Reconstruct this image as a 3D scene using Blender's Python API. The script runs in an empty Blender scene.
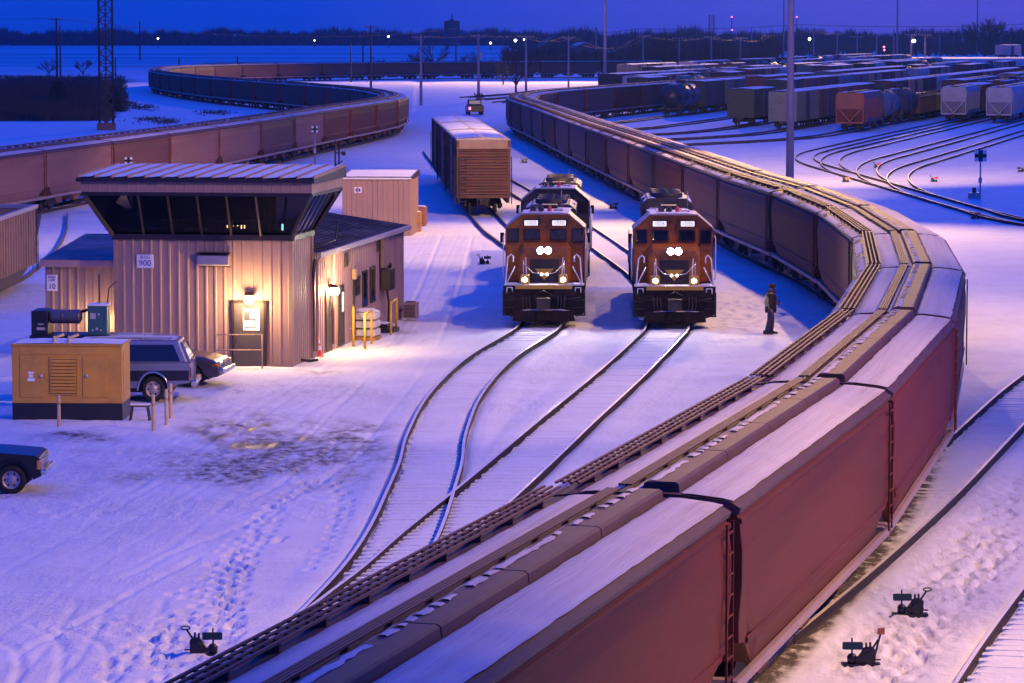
import bpy, math, random
import numpy as np
from mathutils import Vector, Matrix

# ------------------------------------------------------------------ camera model
RN = random.Random(11)
sc = bpy.context.scene
COL = sc.collection
H, FPX, HZ = 10.46, 3500.0, 32.0
PITCH = math.atan((341.5 - HZ) / FPX)
CP, SP = math.cos(PITCH), math.sin(PITCH)
PI = math.pi


def ray(x, y):
    u, v = (x - 512) / FPX, (y - 341.5) / FPX
    return Vector((u, CP - v * SP, -SP - v * CP))


def gp(x, y, z=0.0):            # where the sight line of the photograph meets height z (used once to survey the site)
    r = ray(x, y)
    t = (z - H) / r.z
    return Vector((r.x * t, r.y * t, z))


def at(x, y, d):                # point on that sight line d metres out
    r = ray(x, y)
    t = d / r.y
    return Vector((r.x * t, d, H + r.z * t))


# ------------------------------------------------------------------ materials
def mat(name, col, rough=.6, metal=0., var=.12, scale=2.5, bump=0., bscale=30., dirt=None, damt=.0, dscale=.6,
        stretch=None, emit=None, estr=0., spec=.5, top=None):
    m = bpy.data.materials.new(name)
    m.use_nodes = True
    nt = m.node_tree
    N, L = nt.nodes, nt.links
    b = N['Principled BSDF']
    b.inputs['Roughness'].default_value = rough
    b.inputs['Metallic'].default_value = metal
    b.inputs['Specular IOR Level'].default_value = spec
    tc = N.new('ShaderNodeTexCoord')
    src = tc.outputs['Object']
    if stretch:
        mp = N.new('ShaderNodeMapping')
        mp.inputs['Scale'].default_value = stretch
        L.new(src, mp.inputs['Vector'])
        src = mp.outputs['Vector']
    nz = N.new('ShaderNodeTexNoise')
    nz.inputs['Scale'].default_value = scale
    nz.inputs['Detail'].default_value = 5
    nz.inputs['Roughness'].default_value = .65
    L.new(src, nz.inputs['Vector'])
    rp = N.new('ShaderNodeValToRGB')
    rp.color_ramp.elements[0].position = .3
    rp.color_ramp.elements[1].position = .72
    rp.color_ramp.elements[0].color = tuple(c * (1 - var) for c in col) + (1,)
    rp.color_ramp.elements[1].color = tuple(min(1, c * (1 + var)) for c in col) + (1,)
    L.new(nz.outputs['Fac'], rp.inputs['Fac'])
    out = rp.outputs['Color']

    def mask(sc_, lo, hi, vec):
        n2 = N.new('ShaderNodeTexNoise')
        n2.inputs['Scale'].default_value = sc_
        n2.inputs['Detail'].default_value = 6
        n2.inputs['Roughness'].default_value = .7
        L.new(vec, n2.inputs['Vector'])
        r2 = N.new('ShaderNodeMapRange')
        r2.inputs['From Min'].default_value = lo
        r2.inputs['From Max'].default_value = hi
        L.new(n2.outputs['Fac'], r2.inputs['Value'])
        return r2.outputs['Result']
    if dirt:
        mx = N.new('ShaderNodeMix')
        mx.data_type = 'RGBA'
        mm = N.new('ShaderNodeMath')
        mm.operation = 'MULTIPLY'
        mm.inputs[1].default_value = damt
        L.new(mask(dscale, .45, .68, src), mm.inputs[0])
        L.new(mm.outputs[0], mx.inputs['Factor'])
        L.new(out, mx.inputs[6])
        mx.inputs[7].default_value = tuple(dirt) + (1,)
        out = mx.outputs[2]
    if top:                       # another tone on upward faces: worn rail heads, lamp glint put into the colour
        g = N.new('ShaderNodeNewGeometry')
        sx = N.new('ShaderNodeSeparateXYZ')
        L.new(g.outputs['Normal'], sx.inputs[0])
        gt = N.new('ShaderNodeMath')
        gt.operation = 'GREATER_THAN'
        gt.inputs[1].default_value = .9
        L.new(sx.outputs['Z'], gt.inputs[0])
        mx = N.new('ShaderNodeMix')
        mx.data_type = 'RGBA'
        L.new(gt.outputs[0], mx.inputs['Factor'])
        L.new(out, mx.inputs[6])
        mx.inputs[7].default_value = tuple(top) + (1,)
        out = mx.outputs[2]
        mr = N.new('ShaderNodeMapRange')
        mr.inputs['To Min'].default_value = rough
        mr.inputs['To Max'].default_value = .42
        L.new(gt.outputs[0], mr.inputs['Value'])
        L.new(mr.outputs['Result'], b.inputs['Roughness'])
        mk_ = N.new('ShaderNodeMath')
        mk_.operation = 'MULTIPLY'
        mk_.inputs[1].default_value = .15
        L.new(gt.outputs[0], mk_.inputs[0])
        L.new(mk_.outputs[0], b.inputs['Metallic'])
    L.new(out, b.inputs['Base Color'])
    if bump:
        n3 = N.new('ShaderNodeTexNoise')
        n3.inputs['Scale'].default_value = bscale
        n3.inputs['Detail'].default_value = 4
        L.new(src, n3.inputs['Vector'])
        bp = N.new('ShaderNodeBump')
        bp.inputs['Strength'].default_value = bump
        bp.inputs['Distance'].default_value = .05
        L.new(n3.outputs['Fac'], bp.inputs['Height'])
        L.new(bp.outputs['Normal'], b.inputs['Normal'])
    if emit:
        b.inputs['Emission Color'].default_value = tuple(emit) + (1,)
        b.inputs['Emission Strength'].default_value = estr
    return m


SNOW = mat('snow', (.80, .80, .82), .75, var=.05, scale=6, bump=.5, bscale=9)
SNOWR = mat('windblown_roof_snow', (.58, .52, .56), .75, var=.16, scale=2.2, dirt=(.34, .24, .23), damt=.8, dscale=1.1, stretch=(5, .10, 1), bump=.35, bscale=6)
SNOWD = mat('trodden_snow', (.66, .64, .64), .8, var=.12, scale=5, bump=.6, bscale=12)
RAIL = mat('rail_steel', (.03, .018, .014), .75, var=.4, scale=8, top=(.85, .80, .76))  # near-white top tone paints the lamps' highlight on the rail heads
RAILD = mat('rail_steel_dull', (.05, .032, .026), .75, var=.4, scale=4, top=(.20, .17, .16))
TIES = mat('snowy_sleeper', (.60, .58, .60), .9, var=.3, scale=4)
STEEL = mat('dark_steel', (.035, .032, .032), .6, .2, var=.3, scale=6)
TRUCKM = mat('truck_iron', (.045, .033, .028), .75, var=.4, scale=5)
TAN = mat('tan_siding', (.38, .235, .185), .55, var=.06, scale=1.5, dirt=(.24, .18, .15), damt=.45, dscale=1.1, stretch=(1, 1, .25))
TAN2 = mat('tan_siding_dull', (.34, .22, .16), .6, var=.08, scale=1.5, dirt=(.2, .15, .12), damt=.55, dscale=.9, stretch=(1, 1, .25))
GREYPURP = mat('grey_siding', (.42, .26, .235), .55, var=.07, scale=1.5, dirt=(.2, .17, .17), damt=.4, dscale=.8, stretch=(1, 1, .2))
BROWNTRIM = mat('brown_trim', (.024, .014, .012), .45, var=.15)
ROOFM = mat('dark_roof', (.05, .045, .055), .45, var=.25, scale=1.2, dirt=(.4, .4, .45), damt=.4, dscale=.7)
GLASS = mat('dark_glass', (.012, .012, .02), .06, var=.05, spec=.9)
DOORM = mat('door_paint', (.075, .06, .065), .45, var=.1)
WHITE = mat('white_paint', (.82, .82, .82), .5, var=.06)
BLACK = mat('black_paint', (.012, .012, .014), .4, var=.2)
RUBBER = mat('rubber', (.012, .012, .013), .85, var=.3, scale=12)
YELLOW = mat('generator_yellow', (.58, .30, .035), .45, var=.08, scale=1.5, dirt=(.3, .17, .04), damt=.5, dscale=1.2)
YELRAIL = mat('safety_yellow', (.72, .42, .03), .45, var=.12, scale=6, dirt=(.3, .17, .04), damt=.4, dscale=4)
POST = mat('pale_post', (.62, .44, .22), .7, var=.15, scale=6)
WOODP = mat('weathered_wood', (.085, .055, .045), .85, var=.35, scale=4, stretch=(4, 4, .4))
WOODL = mat('pole_wood_lamplit', (.42, .29, .25), .85, var=.3, scale=4, stretch=(4, 4, .4))  # paler than the other poles: lamplight put into the wood colour
MASTP = mat('mast_paint', (.40, .29, .27), .6, var=.12, scale=1.5, stretch=(1, 1, .2))
GALV = mat('galvanised_steel', (.42, .37, .38), .45, .55, var=.12, scale=3)
CABLE = mat('cable', (.02, .018, .02), .6)
BARK = mat('bark', (.055, .042, .038), .9, var=.3, scale=6)
TWIG = mat('twig', (.075, .05, .045), .9, var=.3, scale=1)
EVER = mat('evergreen', (.02, .03, .022), .9, var=.4, scale=2)
WEED = mat('dry_weed', (.06, .042, .034), .9, var=.4, scale=.5)
WOODS = mat('winter_wood', (.045, .038, .04), .95, var=.4, scale=.05)
WOODSB = mat('winter_brush', (.085, .055, .05), .95, var=.4, scale=.08)
ORANGE = mat('loco_orange', (.44, .135, .022), .5, var=.16, scale=2, dirt=(.13, .055, .022), damt=.85, dscale=1.6, spec=.3)
PILOT = mat('pilot_black', (.017, .010, .008), .75, var=.3, scale=3, spec=.2, dirt=(.06, .04, .03), damt=.5, dscale=2)
LGREEN = mat('loco_dark_hood', (.04, .035, .03), .5, var=.3, scale=2, dirt=(.12, .08, .06), damt=.4)
LYEL = mat('loco_yellow', (.62, .36, .03), .45, var=.1)
LAMPGL = mat('headlight_glass', (1, .95, .85), .2, emit=(1, .86, .62), estr=900)
DITCHGL = mat('ditch_light_glass', (1, .95, .85), .2, emit=(1, .86, .68), estr=6)
MARKGL = mat('marker_light_glass', (1, .95, .85), .2, emit=(1, .9, .75), estr=5)
NUMGL = mat('number_board_glass', (1, .95, .85), .3, emit=(1, .93, .85), estr=.95)
WALLGL = mat('wall_lamp_glass', (1, .9, .7), .3, emit=(1, .70, .34), estr=60)
FARGL = mat('far_lamp_glass', (1, 1, .95), .3, emit=(.95, 1, .85), estr=12)
REDGL = mat('red_lamp_glass', (1, .1, .1), .3, emit=(1, .10, .22), estr=7)
ROOMGL = mat('lit_window', (.9, .9, .85), .3, emit=(1, .93, .78), estr=.75)
RUST = mat('rust_red_car_paint', (.155, .031, .014), .55, var=.20, scale=1.6, dirt=(.05, .016, .010), damt=.8, dscale=.8, stretch=(1, .12, 1), spec=.1)
RUST2 = mat('brown_car_paint', (.145, .038, .020), .55, var=.20, scale=1.6, dirt=(.05, .02, .012), damt=.8, dscale=.8, stretch=(1, .12, 1), spec=.1)
MAUVE = mat('grey_brown_car_paint', (.17, .075, .055), .55, var=.20, scale=1.6, dirt=(.09, .045, .035), damt=.8, dscale=.8, stretch=(1, .12, 1), spec=.1)
PINKC = mat('lamplit_pink_brown_car_paint', (.30, .155, .12), .6, var=.2, scale=1.6, dirt=(.16, .08, .06), damt=.8, dscale=.8, stretch=(1, .12, 1), spec=.1)  # lighter than the far cars: lamplight put into the paint
CARROOF = mat('hopper_roof_dark', (.088, .036, .030), .6, var=.2, scale=1.5)
SILLM = mat('side_sill', (.36, .25, .23), .5, var=.1)
BOXBR = mat('boxcar_brown', (.15, .058, .034), .6, var=.2, scale=1.5, dirt=(.09, .05, .035), damt=.5, dscale=.8)
BOXTAN = mat('boxcar_tan', (.40, .26, .16), .6, var=.15, scale=2, dirt=(.2, .12, .07), damt=.5)
GONDT = mat('gondola_tan', (.42, .25, .13), .6, var=.12, scale=1.5, dirt=(.2, .11, .06), damt=.6, dscale=.8)
CGREEN = mat('car_dark_green', (.035, .05, .035), .6, var=.25)
CGREY = mat('car_grey_green', (.15, .17, .15), .6, var=.15, dirt=(.08, .09, .08), damt=.5)
CBLUE = mat('car_pale_grey', (.34, .35, .37), .55, var=.12, dirt=(.18, .17, .17), damt=.5)
CRED = mat('car_red', (.23, .06, .045), .6, var=.15, dirt=(.1, .04, .03), damt=.5)
CBLACK = mat('tank_black', (.025, .025, .028), .4, var=.25)
CBRN = mat('car_brown', (.09, .05, .04), .65, var=.25)
CSILV = mat('car_silver', (.42, .38, .38), .5, var=.12)
SUVB = mat('suv_silver_blue', (.22, .25, .36), .28, .4, var=.05)
SUVD = mat('suv_dark_band', (.018, .02, .04), .3, .2, var=.05)
CHROME = mat('chrome', (.6, .6, .62), .16, 1., var=.05)
SEDAN = mat('sedan_paint', (.10, .09, .11), .28, .5, var=.05)
TRUCKP = mat('black_truck_paint', (.008, .009, .012), .25, var=.05, spec=.4)
TAILGL = mat('tail_light', (.16, .008, .008), .3)
AMBER = mat('amber_lens', (.75, .28, .03), .3)
TEAL = mat('teal_cabinet', (.03, .11, .12), .5, var=.15)
TANKG = mat('tank_grey', (.10, .10, .14), .4, .3, var=.15)
CONE = mat('cone_orange', (.78, .07, .02), .5, var=.06)
DKGREEN = mat('switch_target_green', (.004, .045, .045), .5, var=.15)
REDTGT = mat('switch_target_red', (.55, .05, .03), .5)
ORGTGT = mat('switch_flag_orange', (.55, .20, .05), .6)
SIGNBLUE = mat('sign_blue', (.02, .05, .32), .5)
BRICK = mat('tower_footing', (.22, .10, .07), .8, var=.2)
PALLET = mat('crate_wood', (.42, .22, .07), .8, var=.2, scale=5)
CRATER = mat('crate_red_brown', (.30, .11, .08), .8, var=.2, scale=5)
JACKET = mat('brown_jacket', (.045, .022, .015), .9, var=.2, scale=12)
JEANS = mat('blue_jeans', (.05, .045, .085), .9, var=.2, scale=12)
VEST = mat('hi_vis_yellow', (.42, .42, .03), .7, var=.1)
SKIN = mat('skin', (.42, .20, .13), .6)
DIRT = mat('bare_dirt', (.05, .036, .03), .95, var=.4, scale=3, bump=.6)
FARB = mat('far_building', (.10, .09, .10), .8)
FARW = mat('far_building_pale', (.42, .42, .45), .8)
SILO = mat('silo_dark', (.03, .028, .035), .7)
CARDB = mat('wrapped_stack', (.62, .58, .55), .7, var=.12, bump=.5, bscale=8)


# ------------------------------------------------------------------ mesh building
class MB:
    def __init__(s):
        s.v, s.f, s.sm = [], [], []

    def add(s, vs, fs, smooth=False, M=None):
        o = len(s.v)
        s.v += [tuple(M @ Vector(p)) if M is not None else tuple(p) for p in vs]
        for f in fs:
            s.f.append([o + i for i in f])
            s.sm.append(smooth)
        return s

    def box(s, x0, x1, y0, y1, z0, z1, M=None):
        vs = [(x, y, z) for z in (z0, z1) for y in (y0, y1) for x in (x0, x1)]
        return s.add(vs, [(0, 2, 3, 1), (4, 5, 7, 6), (0, 1, 5, 4), (2, 6, 7, 3), (0, 4, 6, 2), (1, 3, 7, 5)], False, M)

    def bar(s, a, b, w, h=None, up=(0, 0, 1)):
        h = h or w
        a, b = Vector(a), Vector(b)
        d = (b - a).normalized()
        u = Vector(up)
        if abs(d.dot(u)) > .98:
            u = Vector((0, 1, 0))
        r = d.cross(u).normalized()
        u = r.cross(d)
        vs = []
        for p in (a, b):
            for sx, sz in ((-1, -1), (1, -1), (1, 1), (-1, 1)):
                vs.append(p + r * sx * w / 2 + u * sz * h / 2)
        return s.add(vs, [(3, 2, 1, 0), (4, 5, 6, 7), (0, 1, 5, 4), (1, 2, 6, 5), (2, 3, 7, 6), (3, 0, 4, 7)])

    def tube(s, pts, r, n=8, smooth=True, caps=True):
        pts = [Vector(p) for p in pts]
        k = len(pts)
        rr = r if isinstance(r, (list, tuple)) else [r] * k
        t0 = (pts[1] - pts[0]).normalized()
        ref = Vector((0, 0, 1)) if abs(t0.z) < .9 else Vector((1, 0, 0))
        nrm = t0.cross(ref).normalized()
        vs = []
        for i, p in enumerate(pts):
            t = (pts[min(i + 1, k - 1)] - pts[max(i - 1, 0)]).normalized()
            nrm = (nrm - t * nrm.dot(t)).normalized()
            b = t.cross(nrm)
            for j in range(n):
                a = 2 * PI * j / n
                vs.append(p + (nrm * math.cos(a) + b * math.sin(a)) * rr[i])
        fs = [(i * n + j, i * n + (j + 1) % n, (i + 1) * n + (j + 1) % n, (i + 1) * n + j) for i in range(k - 1) for j in range(n)]
        s.add(vs, fs, smooth)
        if caps:
            o = len(s.v) - len(vs)
            s.f.append([o + j for j in range(n)][::-1])
            s.f.append([o + (k - 1) * n + j for j in range(n)])
            s.sm += [False, False]
        return s

    def cyl(s, a, b, r, r2=None, n=12):
        return s.tube([a, b], [r, r if r2 is None else r2], n)

    def prism(s, poly, ax, a, b, M=None, smooth=False):
        """poly in the two other axes (x: (y,z), y: (x,z), z: (x,y)), extruded along ax from a to b."""
        def P(p, t):
            return {'x': (t, p[0], p[1]), 'y': (p[0], t, p[1]), 'z': (p[0], p[1], t)}[ax]
        n = len(poly)
        vs = [P(p, a) for p in poly] + [P(p, b) for p in poly]
        fs = [tuple(range(n))[::-1], tuple(range(n, 2 * n))]
        s.add(vs, fs, False, M)
        o = len(s.v) - 2 * n
        for i in range(n):
            j = (i + 1) % n
            s.f.append([o + i, o + j, o + n + j, o + n + i])
            s.sm.append(smooth)
        return s

    def lathe(s, prof, c=(0, 0, 0), n=16, ax='z'):
        vs = []
        for r, h in prof:
            for j in range(n):
                a = 2 * PI * j / n
                p = {'z': (r * math.cos(a), r * math.sin(a), h), 'x': (h, r * math.cos(a), r * math.sin(a)),
                     'y': (r * math.cos(a), h, r * math.sin(a))}[ax]
                vs.append((p[0] + c[0], p[1] + c[1], p[2] + c[2]))
        k = len(prof)
        fs = [(i * n + j, i * n + (j + 1) % n, (i + 1) * n + (j + 1) % n, (i + 1) * n + j) for i in range(k - 1) for j in range(n)]
        return s.add(vs, fs, True)

    def sweep(s, prof, pts, caps=True):
        """prof: (sideways, up) outline carried along pts (x, y, z), sideways = right of travel."""
        pts = [Vector(p) for p in pts]
        k, n = len(pts), len(prof)
        vs = []
        for i, p in enumerate(pts):
            t = pts[min(i + 1, k - 1)] - pts[max(i - 1, 0)]
            t.z = 0
            t.normalize()
            r = Vector((t.y, -t.x, 0))
            vs += [p + r * a + Vector((0, 0, b)) for a, b in prof]
        fs = [(i * n + j, (i + 1) * n + j, (i + 1) * n + (j + 1) % n, i * n + (j + 1) % n) for i in range(k - 1) for j in range(n)]
        if caps:
            fs += [tuple(range(n)), tuple(range((k - 1) * n, k * n))[::-1]]
        return s.add(vs, fs)

    def build(s, name, m, parent=None, bevel=0., loc=None, fix=True):
        me = bpy.data.meshes.new(name)
        me.from_pydata([tuple(p) for p in s.v], [], s.f)
        me.polygons.foreach_set('use_smooth', s.sm)
        me.materials.append(m)
        me.update()
        if fix:
            import bmesh
            bm = bmesh.new()
            bm.from_mesh(me)
            bmesh.ops.recalc_face_normals(bm, faces=bm.faces)
            bm.to_mesh(me)
            bm.free()
        o = bpy.data.objects.new(name, me)
        COL.objects.link(o)
        if parent is not None:
            o.parent = parent
        if loc is not None:
            o.location = loc
        if bevel:
            bv = o.modifiers.new('bevel', 'BEVEL')
            bv.width = bevel
            bv.segments = 2
            bv.limit_method = 'ANGLE'
        return o


def tag(o, label=None, cat=None, group=None, kind=None):
    for k, v in (('label', label), ('category', cat), ('group', group), ('kind', kind)):
        if v:
            o[k] = v
    return o


def thing(name, loc, rz, label, cat, group=None):
    o = bpy.data.objects.new(name, None)
    COL.objects.link(o)
    o.location = loc
    o.rotation_euler = (0, 0, rz)
    o.empty_display_size = .3
    return tag(o, label, cat, group)


def kids(o):
    return [c for c in bpy.data.objects if c.parent is o]


_KID = {}


def tree_of(o):
    if o.name not in _KID:
        _KID[o.name] = [(c, kids(c)) for c in kids(o)]
    return _KID[o.name]


def dup(root, loc, rz, label=None, cat=None, group=None, recolor=None):
    """copy a thing, its parts and sub-parts; recolor: {part stem: material}"""
    def paint(c):
        st = c.name.split('.')[0]
        if recolor and st in recolor:
            c.material_slots[0].link = 'OBJECT'
            c.material_slots[0].material = recolor[st]
    r = root.copy()
    COL.objects.link(r)
    r.location = loc
    r.rotation_euler = (0, 0, rz)
    tag(r, label, cat, group)
    for c, gs in tree_of(root):
        d = c.copy()
        COL.objects.link(d)
        d.parent = r
        paint(d)
        for g in gs:
            e = g.copy()
            COL.objects.link(e)
            e.parent = d
            paint(e)
    return r


def text(name, body, size, m, parent, loc, rot, align='CENTER', ex=.004):
    cu = bpy.data.curves.new(name, 'FONT')
    cu.body = body
    cu.size = size
    cu.align_x = align
    cu.align_y = 'CENTER'
    cu.extrude = ex
    o = bpy.data.objects.new(name + '_src', cu)
    COL.objects.link(o)
    dg = bpy.context.evaluated_depsgraph_get()
    me = bpy.data.meshes.new_from_object(o.evaluated_get(dg))
    bpy.data.objects.remove(o)
    me.materials.clear()
    me.materials.append(m)
    t = bpy.data.objects.new(name, me)
    COL.objects.link(t)
    t.parent = parent
    t.location = loc
    t.rotation_euler = rot
    return t


def spline(pts, step=1.0):
    """Catmull-Rom through (x, y) points, resampled at even arc length: list of Vectors (z=0)."""
    P = [Vector((p[0], p[1], 0)) for p in pts]
    P = [P[0] * 2 - P[1]] + P + [P[-1] * 2 - P[-2]]
    fine = []
    for i in range(1, len(P) - 2):
        a, b, c, d = P[i - 1:i + 3]
        for k in range(24):
            t = k / 24
            fine.append(.5 * ((2 * b) + (c - a) * t + (2 * a - 5 * b + 4 * c - d) * t * t + (3 * b - a - 3 * c + d) * t ** 3))
    fine.append(P[-2])
    # light smoothing keeps the curves as even as surveyed track
    for _ in range(30):
        fine = [fine[0]] + [(fine[i - 1] + fine[i] * 2 + fine[i + 1]) / 4 for i in range(1, len(fine) - 1)] + [fine[-1]]
    s = [0.]
    for i in range(1, len(fine)):
        s.append(s[-1] + (fine[i] - fine[i - 1]).length)
    out, j = [], 0
    n = max(2, int(s[-1] / step))
    for i in range(n + 1):
        q = s[-1] * i / n
        while j < len(s) - 2 and s[j + 1] < q:
            j += 1
        f = (q - s[j]) / max(1e-9, s[j + 1] - s[j])
        out.append(fine[j].lerp(fine[j + 1], f))
    return out


class Path:
    def __init__(s, pts, step=.5):
        s.p = spline(pts, step)
        s.L = 0
        s.s = [0.]
        for i in range(1, len(s.p)):
            s.s.append(s.s[-1] + (s.p[i] - s.p[i - 1]).length)
        s.L = s.s[-1]

    def at(s, q):
        i = min(max(int(q / s.L * (len(s.p) - 1)), 0), len(s.p) - 2)
        f = (q - s.s[i]) / (s.s[i + 1] - s.s[i])
        return s.p[i] + (s.p[i + 1] - s.p[i]) * f

    def pose(s, q, bogie=5.0):
        a, b = s.at(q - bogie), s.at(q + bogie)
        m = (a + b) / 2
        return m, -math.atan2(b.x - a.x, b.y - a.y)
# ------------------------------------------------------------------ ground
def hash2(ix, iy, seed):
    h = (ix * 374761393 + iy * 668265263 + seed * 144665) & 0x7fffffff
    h = ((h ^ (h >> 13)) * 1274126177) & 0x7fffffff
    return ((h ^ (h >> 16)) & 0xffff) / 65535.0


def vnoise(x, y, seed=0):
    ix, iy = np.floor(x).astype(np.int64), np.floor(y).astype(np.int64)
    fx, fy = x - ix, y - iy
    fx, fy = fx * fx * (3 - 2 * fx), fy * fy * (3 - 2 * fy)
    a, b = hash2(ix, iy, seed), hash2(ix + 1, iy, seed)
    c, d = hash2(ix, iy + 1, seed), hash2(ix + 1, iy + 1, seed)
    return (a * (1 - fx) + b * fx) * (1 - fy) + (c * (1 - fx) + d * fx) * fy


def fbm(x, y, seed=0, o=4):
    t, a, n = 0, .5, 0
    for k in range(o):
        t = t + a * vnoise(x * 2 ** k, y * 2 ** k, seed + k)
        n += a
        a *= .5
    return t / n


def grow(a, b, st, g):
    out, x, s = [], a, st
    while x < b:
        x += s
        s *= g
        out.append(x)
    return out


XF, YF0, YF1 = 18.0, 54.0, 134.0
xs_f = list(np.arange(-XF, XF + .01, .08))
xs = [-q for q in grow(XF, 3200, .2, 1.05)][::-1] + xs_f + grow(XF, 3200, .2, 1.05)
ys = list(np.arange(-30, YF0, 2.0)) + list(np.arange(YF0, YF1, .17)) + grow(YF1, 7500, .2, 1.035)
xs, ys = np.array(xs), np.array(ys)
GX, GY = np.meshgrid(xs, ys)
near = ((np.abs(GX) < 19) & (GY < 140)).astype(float)
GZ = (fbm(GX * .25, GY * .25, 3) - .5) * .10 + (fbm(GX * 1.3, GY * .9, 9) - .5) * .05 * near
GZ *= np.clip((1500 - GY) / 1000, 0, 1)


def stamp(px, py, r, depth, ry=None, rim=.12):
    ry = ry or r
    i0, i1 = np.searchsorted(xs, px - 2 * r), np.searchsorted(xs, px + 2 * r)
    j0, j1 = np.searchsorted(ys, py - 2 * ry), np.searchsorted(ys, py + 2 * ry)
    if i1 <= i0 or j1 <= j0:
        return
    q = ((GX[j0:j1, i0:i1] - px) / r) ** 2 + ((GY[j0:j1, i0:i1] - py) / ry) ** 2
    GZ[j0:j1, i0:i1] += -depth * np.exp(-q * 1.6) + rim * depth * np.exp(-(np.sqrt(q) - 1.35) ** 2 * 6)


def footpath(pts, wander=.045, step=.42, depth=.20):
    p = spline(pts, step)
    ox = RN.uniform(-wander, wander) * 3
    for i, c in enumerate(p):
        if RN.random() < .9:
            stamp(c.x + ox + (.12 if i % 2 else -.12) + RN.uniform(-wander, wander), c.y + RN.uniform(-.12, .12), RN.uniform(.075, .10), depth * RN.uniform(.6, 1.2), RN.uniform(.16, .24))


def pxpts(l, z=0):
    return [tuple(gp(x, y, z)[:2]) for x, y in l]


def rut(pts, w=.16, depth=.05):
    for c in spline(pts, .3):
        stamp(c.x, c.y, w, depth * RN.uniform(.35, .6), .22, .15)


def tyre(l, gauge=1.6, depth=.05):
    p = spline(pxpts(l), 1.5)
    for s in (-1, 1):
        q = []
        for i, c in enumerate(p):
            t = (p[min(i + 1, len(p) - 1)] - p[max(i - 1, 0)]).normalized()
            q.append((c.x + t.y * s * gauge / 2, c.y - t.x * s * gauge / 2))
        if RN.random() < .8:
            rut(q[len(q) // 5:] if RN.random() < .5 else q, .095, depth)


for l in ([(255, 683), (232, 655), (225, 600), (236, 556)], [(236, 556), (262, 538), (300, 545)], [(185, 683), (205, 600), (240, 540), (310, 480)],
          [(150, 690), (175, 610), (182, 590)], [(218, 640), (232, 600), (245, 560), (272, 520)], [(110, 683), (140, 650), (200, 620)],
          [(235, 640), (230, 615), (240, 585), (238, 560)], [(330, 480), (345, 500), (335, 540), (318, 570)]):
    footpath(pxpts(l))
for l in ([(800, 670), (850, 640), (900, 620), (960, 560), (985, 520), (1010, 480)], [(950, 600), (975, 560), (985, 530)], [(860, 600), (900, 590), (970, 575), (1020, 560)],
          [(940, 655), (960, 610), (990, 560)], [(965, 575), (1000, 540), (1024, 530)], [(870, 683), (900, 640), (935, 625)], [(840, 670), (870, 665), (930, 650)]):
    for k in range(3):
        footpath(pxpts(l), .25, depth=.15)
for k in range(900):
    c = gp(RN.gauss(895, 52), RN.gauss(628, 36))
    stamp(c.x, c.y, RN.uniform(.05, .08), RN.uniform(.03, .06), RN.uniform(.09, .16))
for k in range(260):
    c = gp(RN.gauss(740, 40), RN.gauss(310, 14))
    stamp(c.x, c.y, RN.uniform(.12, .2), RN.uniform(.05, .1), RN.uniform(.2, .4))
for k in range(70):
    c = gp(RN.gauss(215, 50), RN.gauss(650, 20))
    stamp(c.x, c.y, RN.uniform(.07, .12), RN.uniform(.04, .10), RN.uniform(.14, .28))
tyre([(270, 500), (292, 488), (318, 470), (345, 452), (356, 438)], .9, .11)
tyre([(100, 683), (108, 655), (98, 635), (70, 622)], 1.5, .14)
tyre([(60, 683), (66, 664), (50, 640), (10, 630)], 1.5, .14)
tyre([(20, 600), (90, 575), (150, 545), (215, 520), (300, 470)], 1.6, .09)
tyre([(40, 670), (120, 625), (180, 590), (235, 560)], 1.6, .11)
for k in range(6):
    o = RN.uniform(-110, 90)
    tyre([(40 + o, 640 + RN.uniform(-30, 30)), (170 + o, 560), (300 + o * .7, 460), (390 + o * .4, 370), (430 + o * .25, 300), (455 + o * .12, 235)], 1.6, RN.uniform(.015, .045))
for k in range(6):
    o = RN.uniform(-40, 40)
    tyre([(0, 560 + o), (120, 520 + o), (230, 450 + o * .6), (300, 400 + o * .3), (400, 340 + o * .2)], 1.6, .03)
tyre([(60, 683), (100, 640), (120, 600)], 1.6, .08)
tyre([(90, 690), (130, 655), (150, 610)], 1.6, .08)
for k in range(9):
    o = RN.uniform(-25, 25)
    tyre([(1030, 330 + o), (1000, 310 + o), (975, 262 + o * .6), (950, 225 + o * .4)], 1.6, .03)
# trampled clods along the gravel shoulders
for k in range(700):
    c = gp(RN.uniform(0, 330), RN.uniform(395, 520))
    stamp(c.x, c.y, RN.uniform(.08, .2), RN.uniform(-.03, .04), RN.uniform(.15, .4))

dirt = np.zeros_like(GX)  # dirt patches, plus the shaded ballast painted under the right train
wet = np.zeros_like(GX)


def blob(arr, px, py, rx, ry, amt, sharp=1.6):
    c = gp(px, py)
    q = ((GX - c.x) / rx) ** 2 + ((GY - c.y) / ry) ** 2
    arr += amt * np.exp(-q * sharp)


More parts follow.
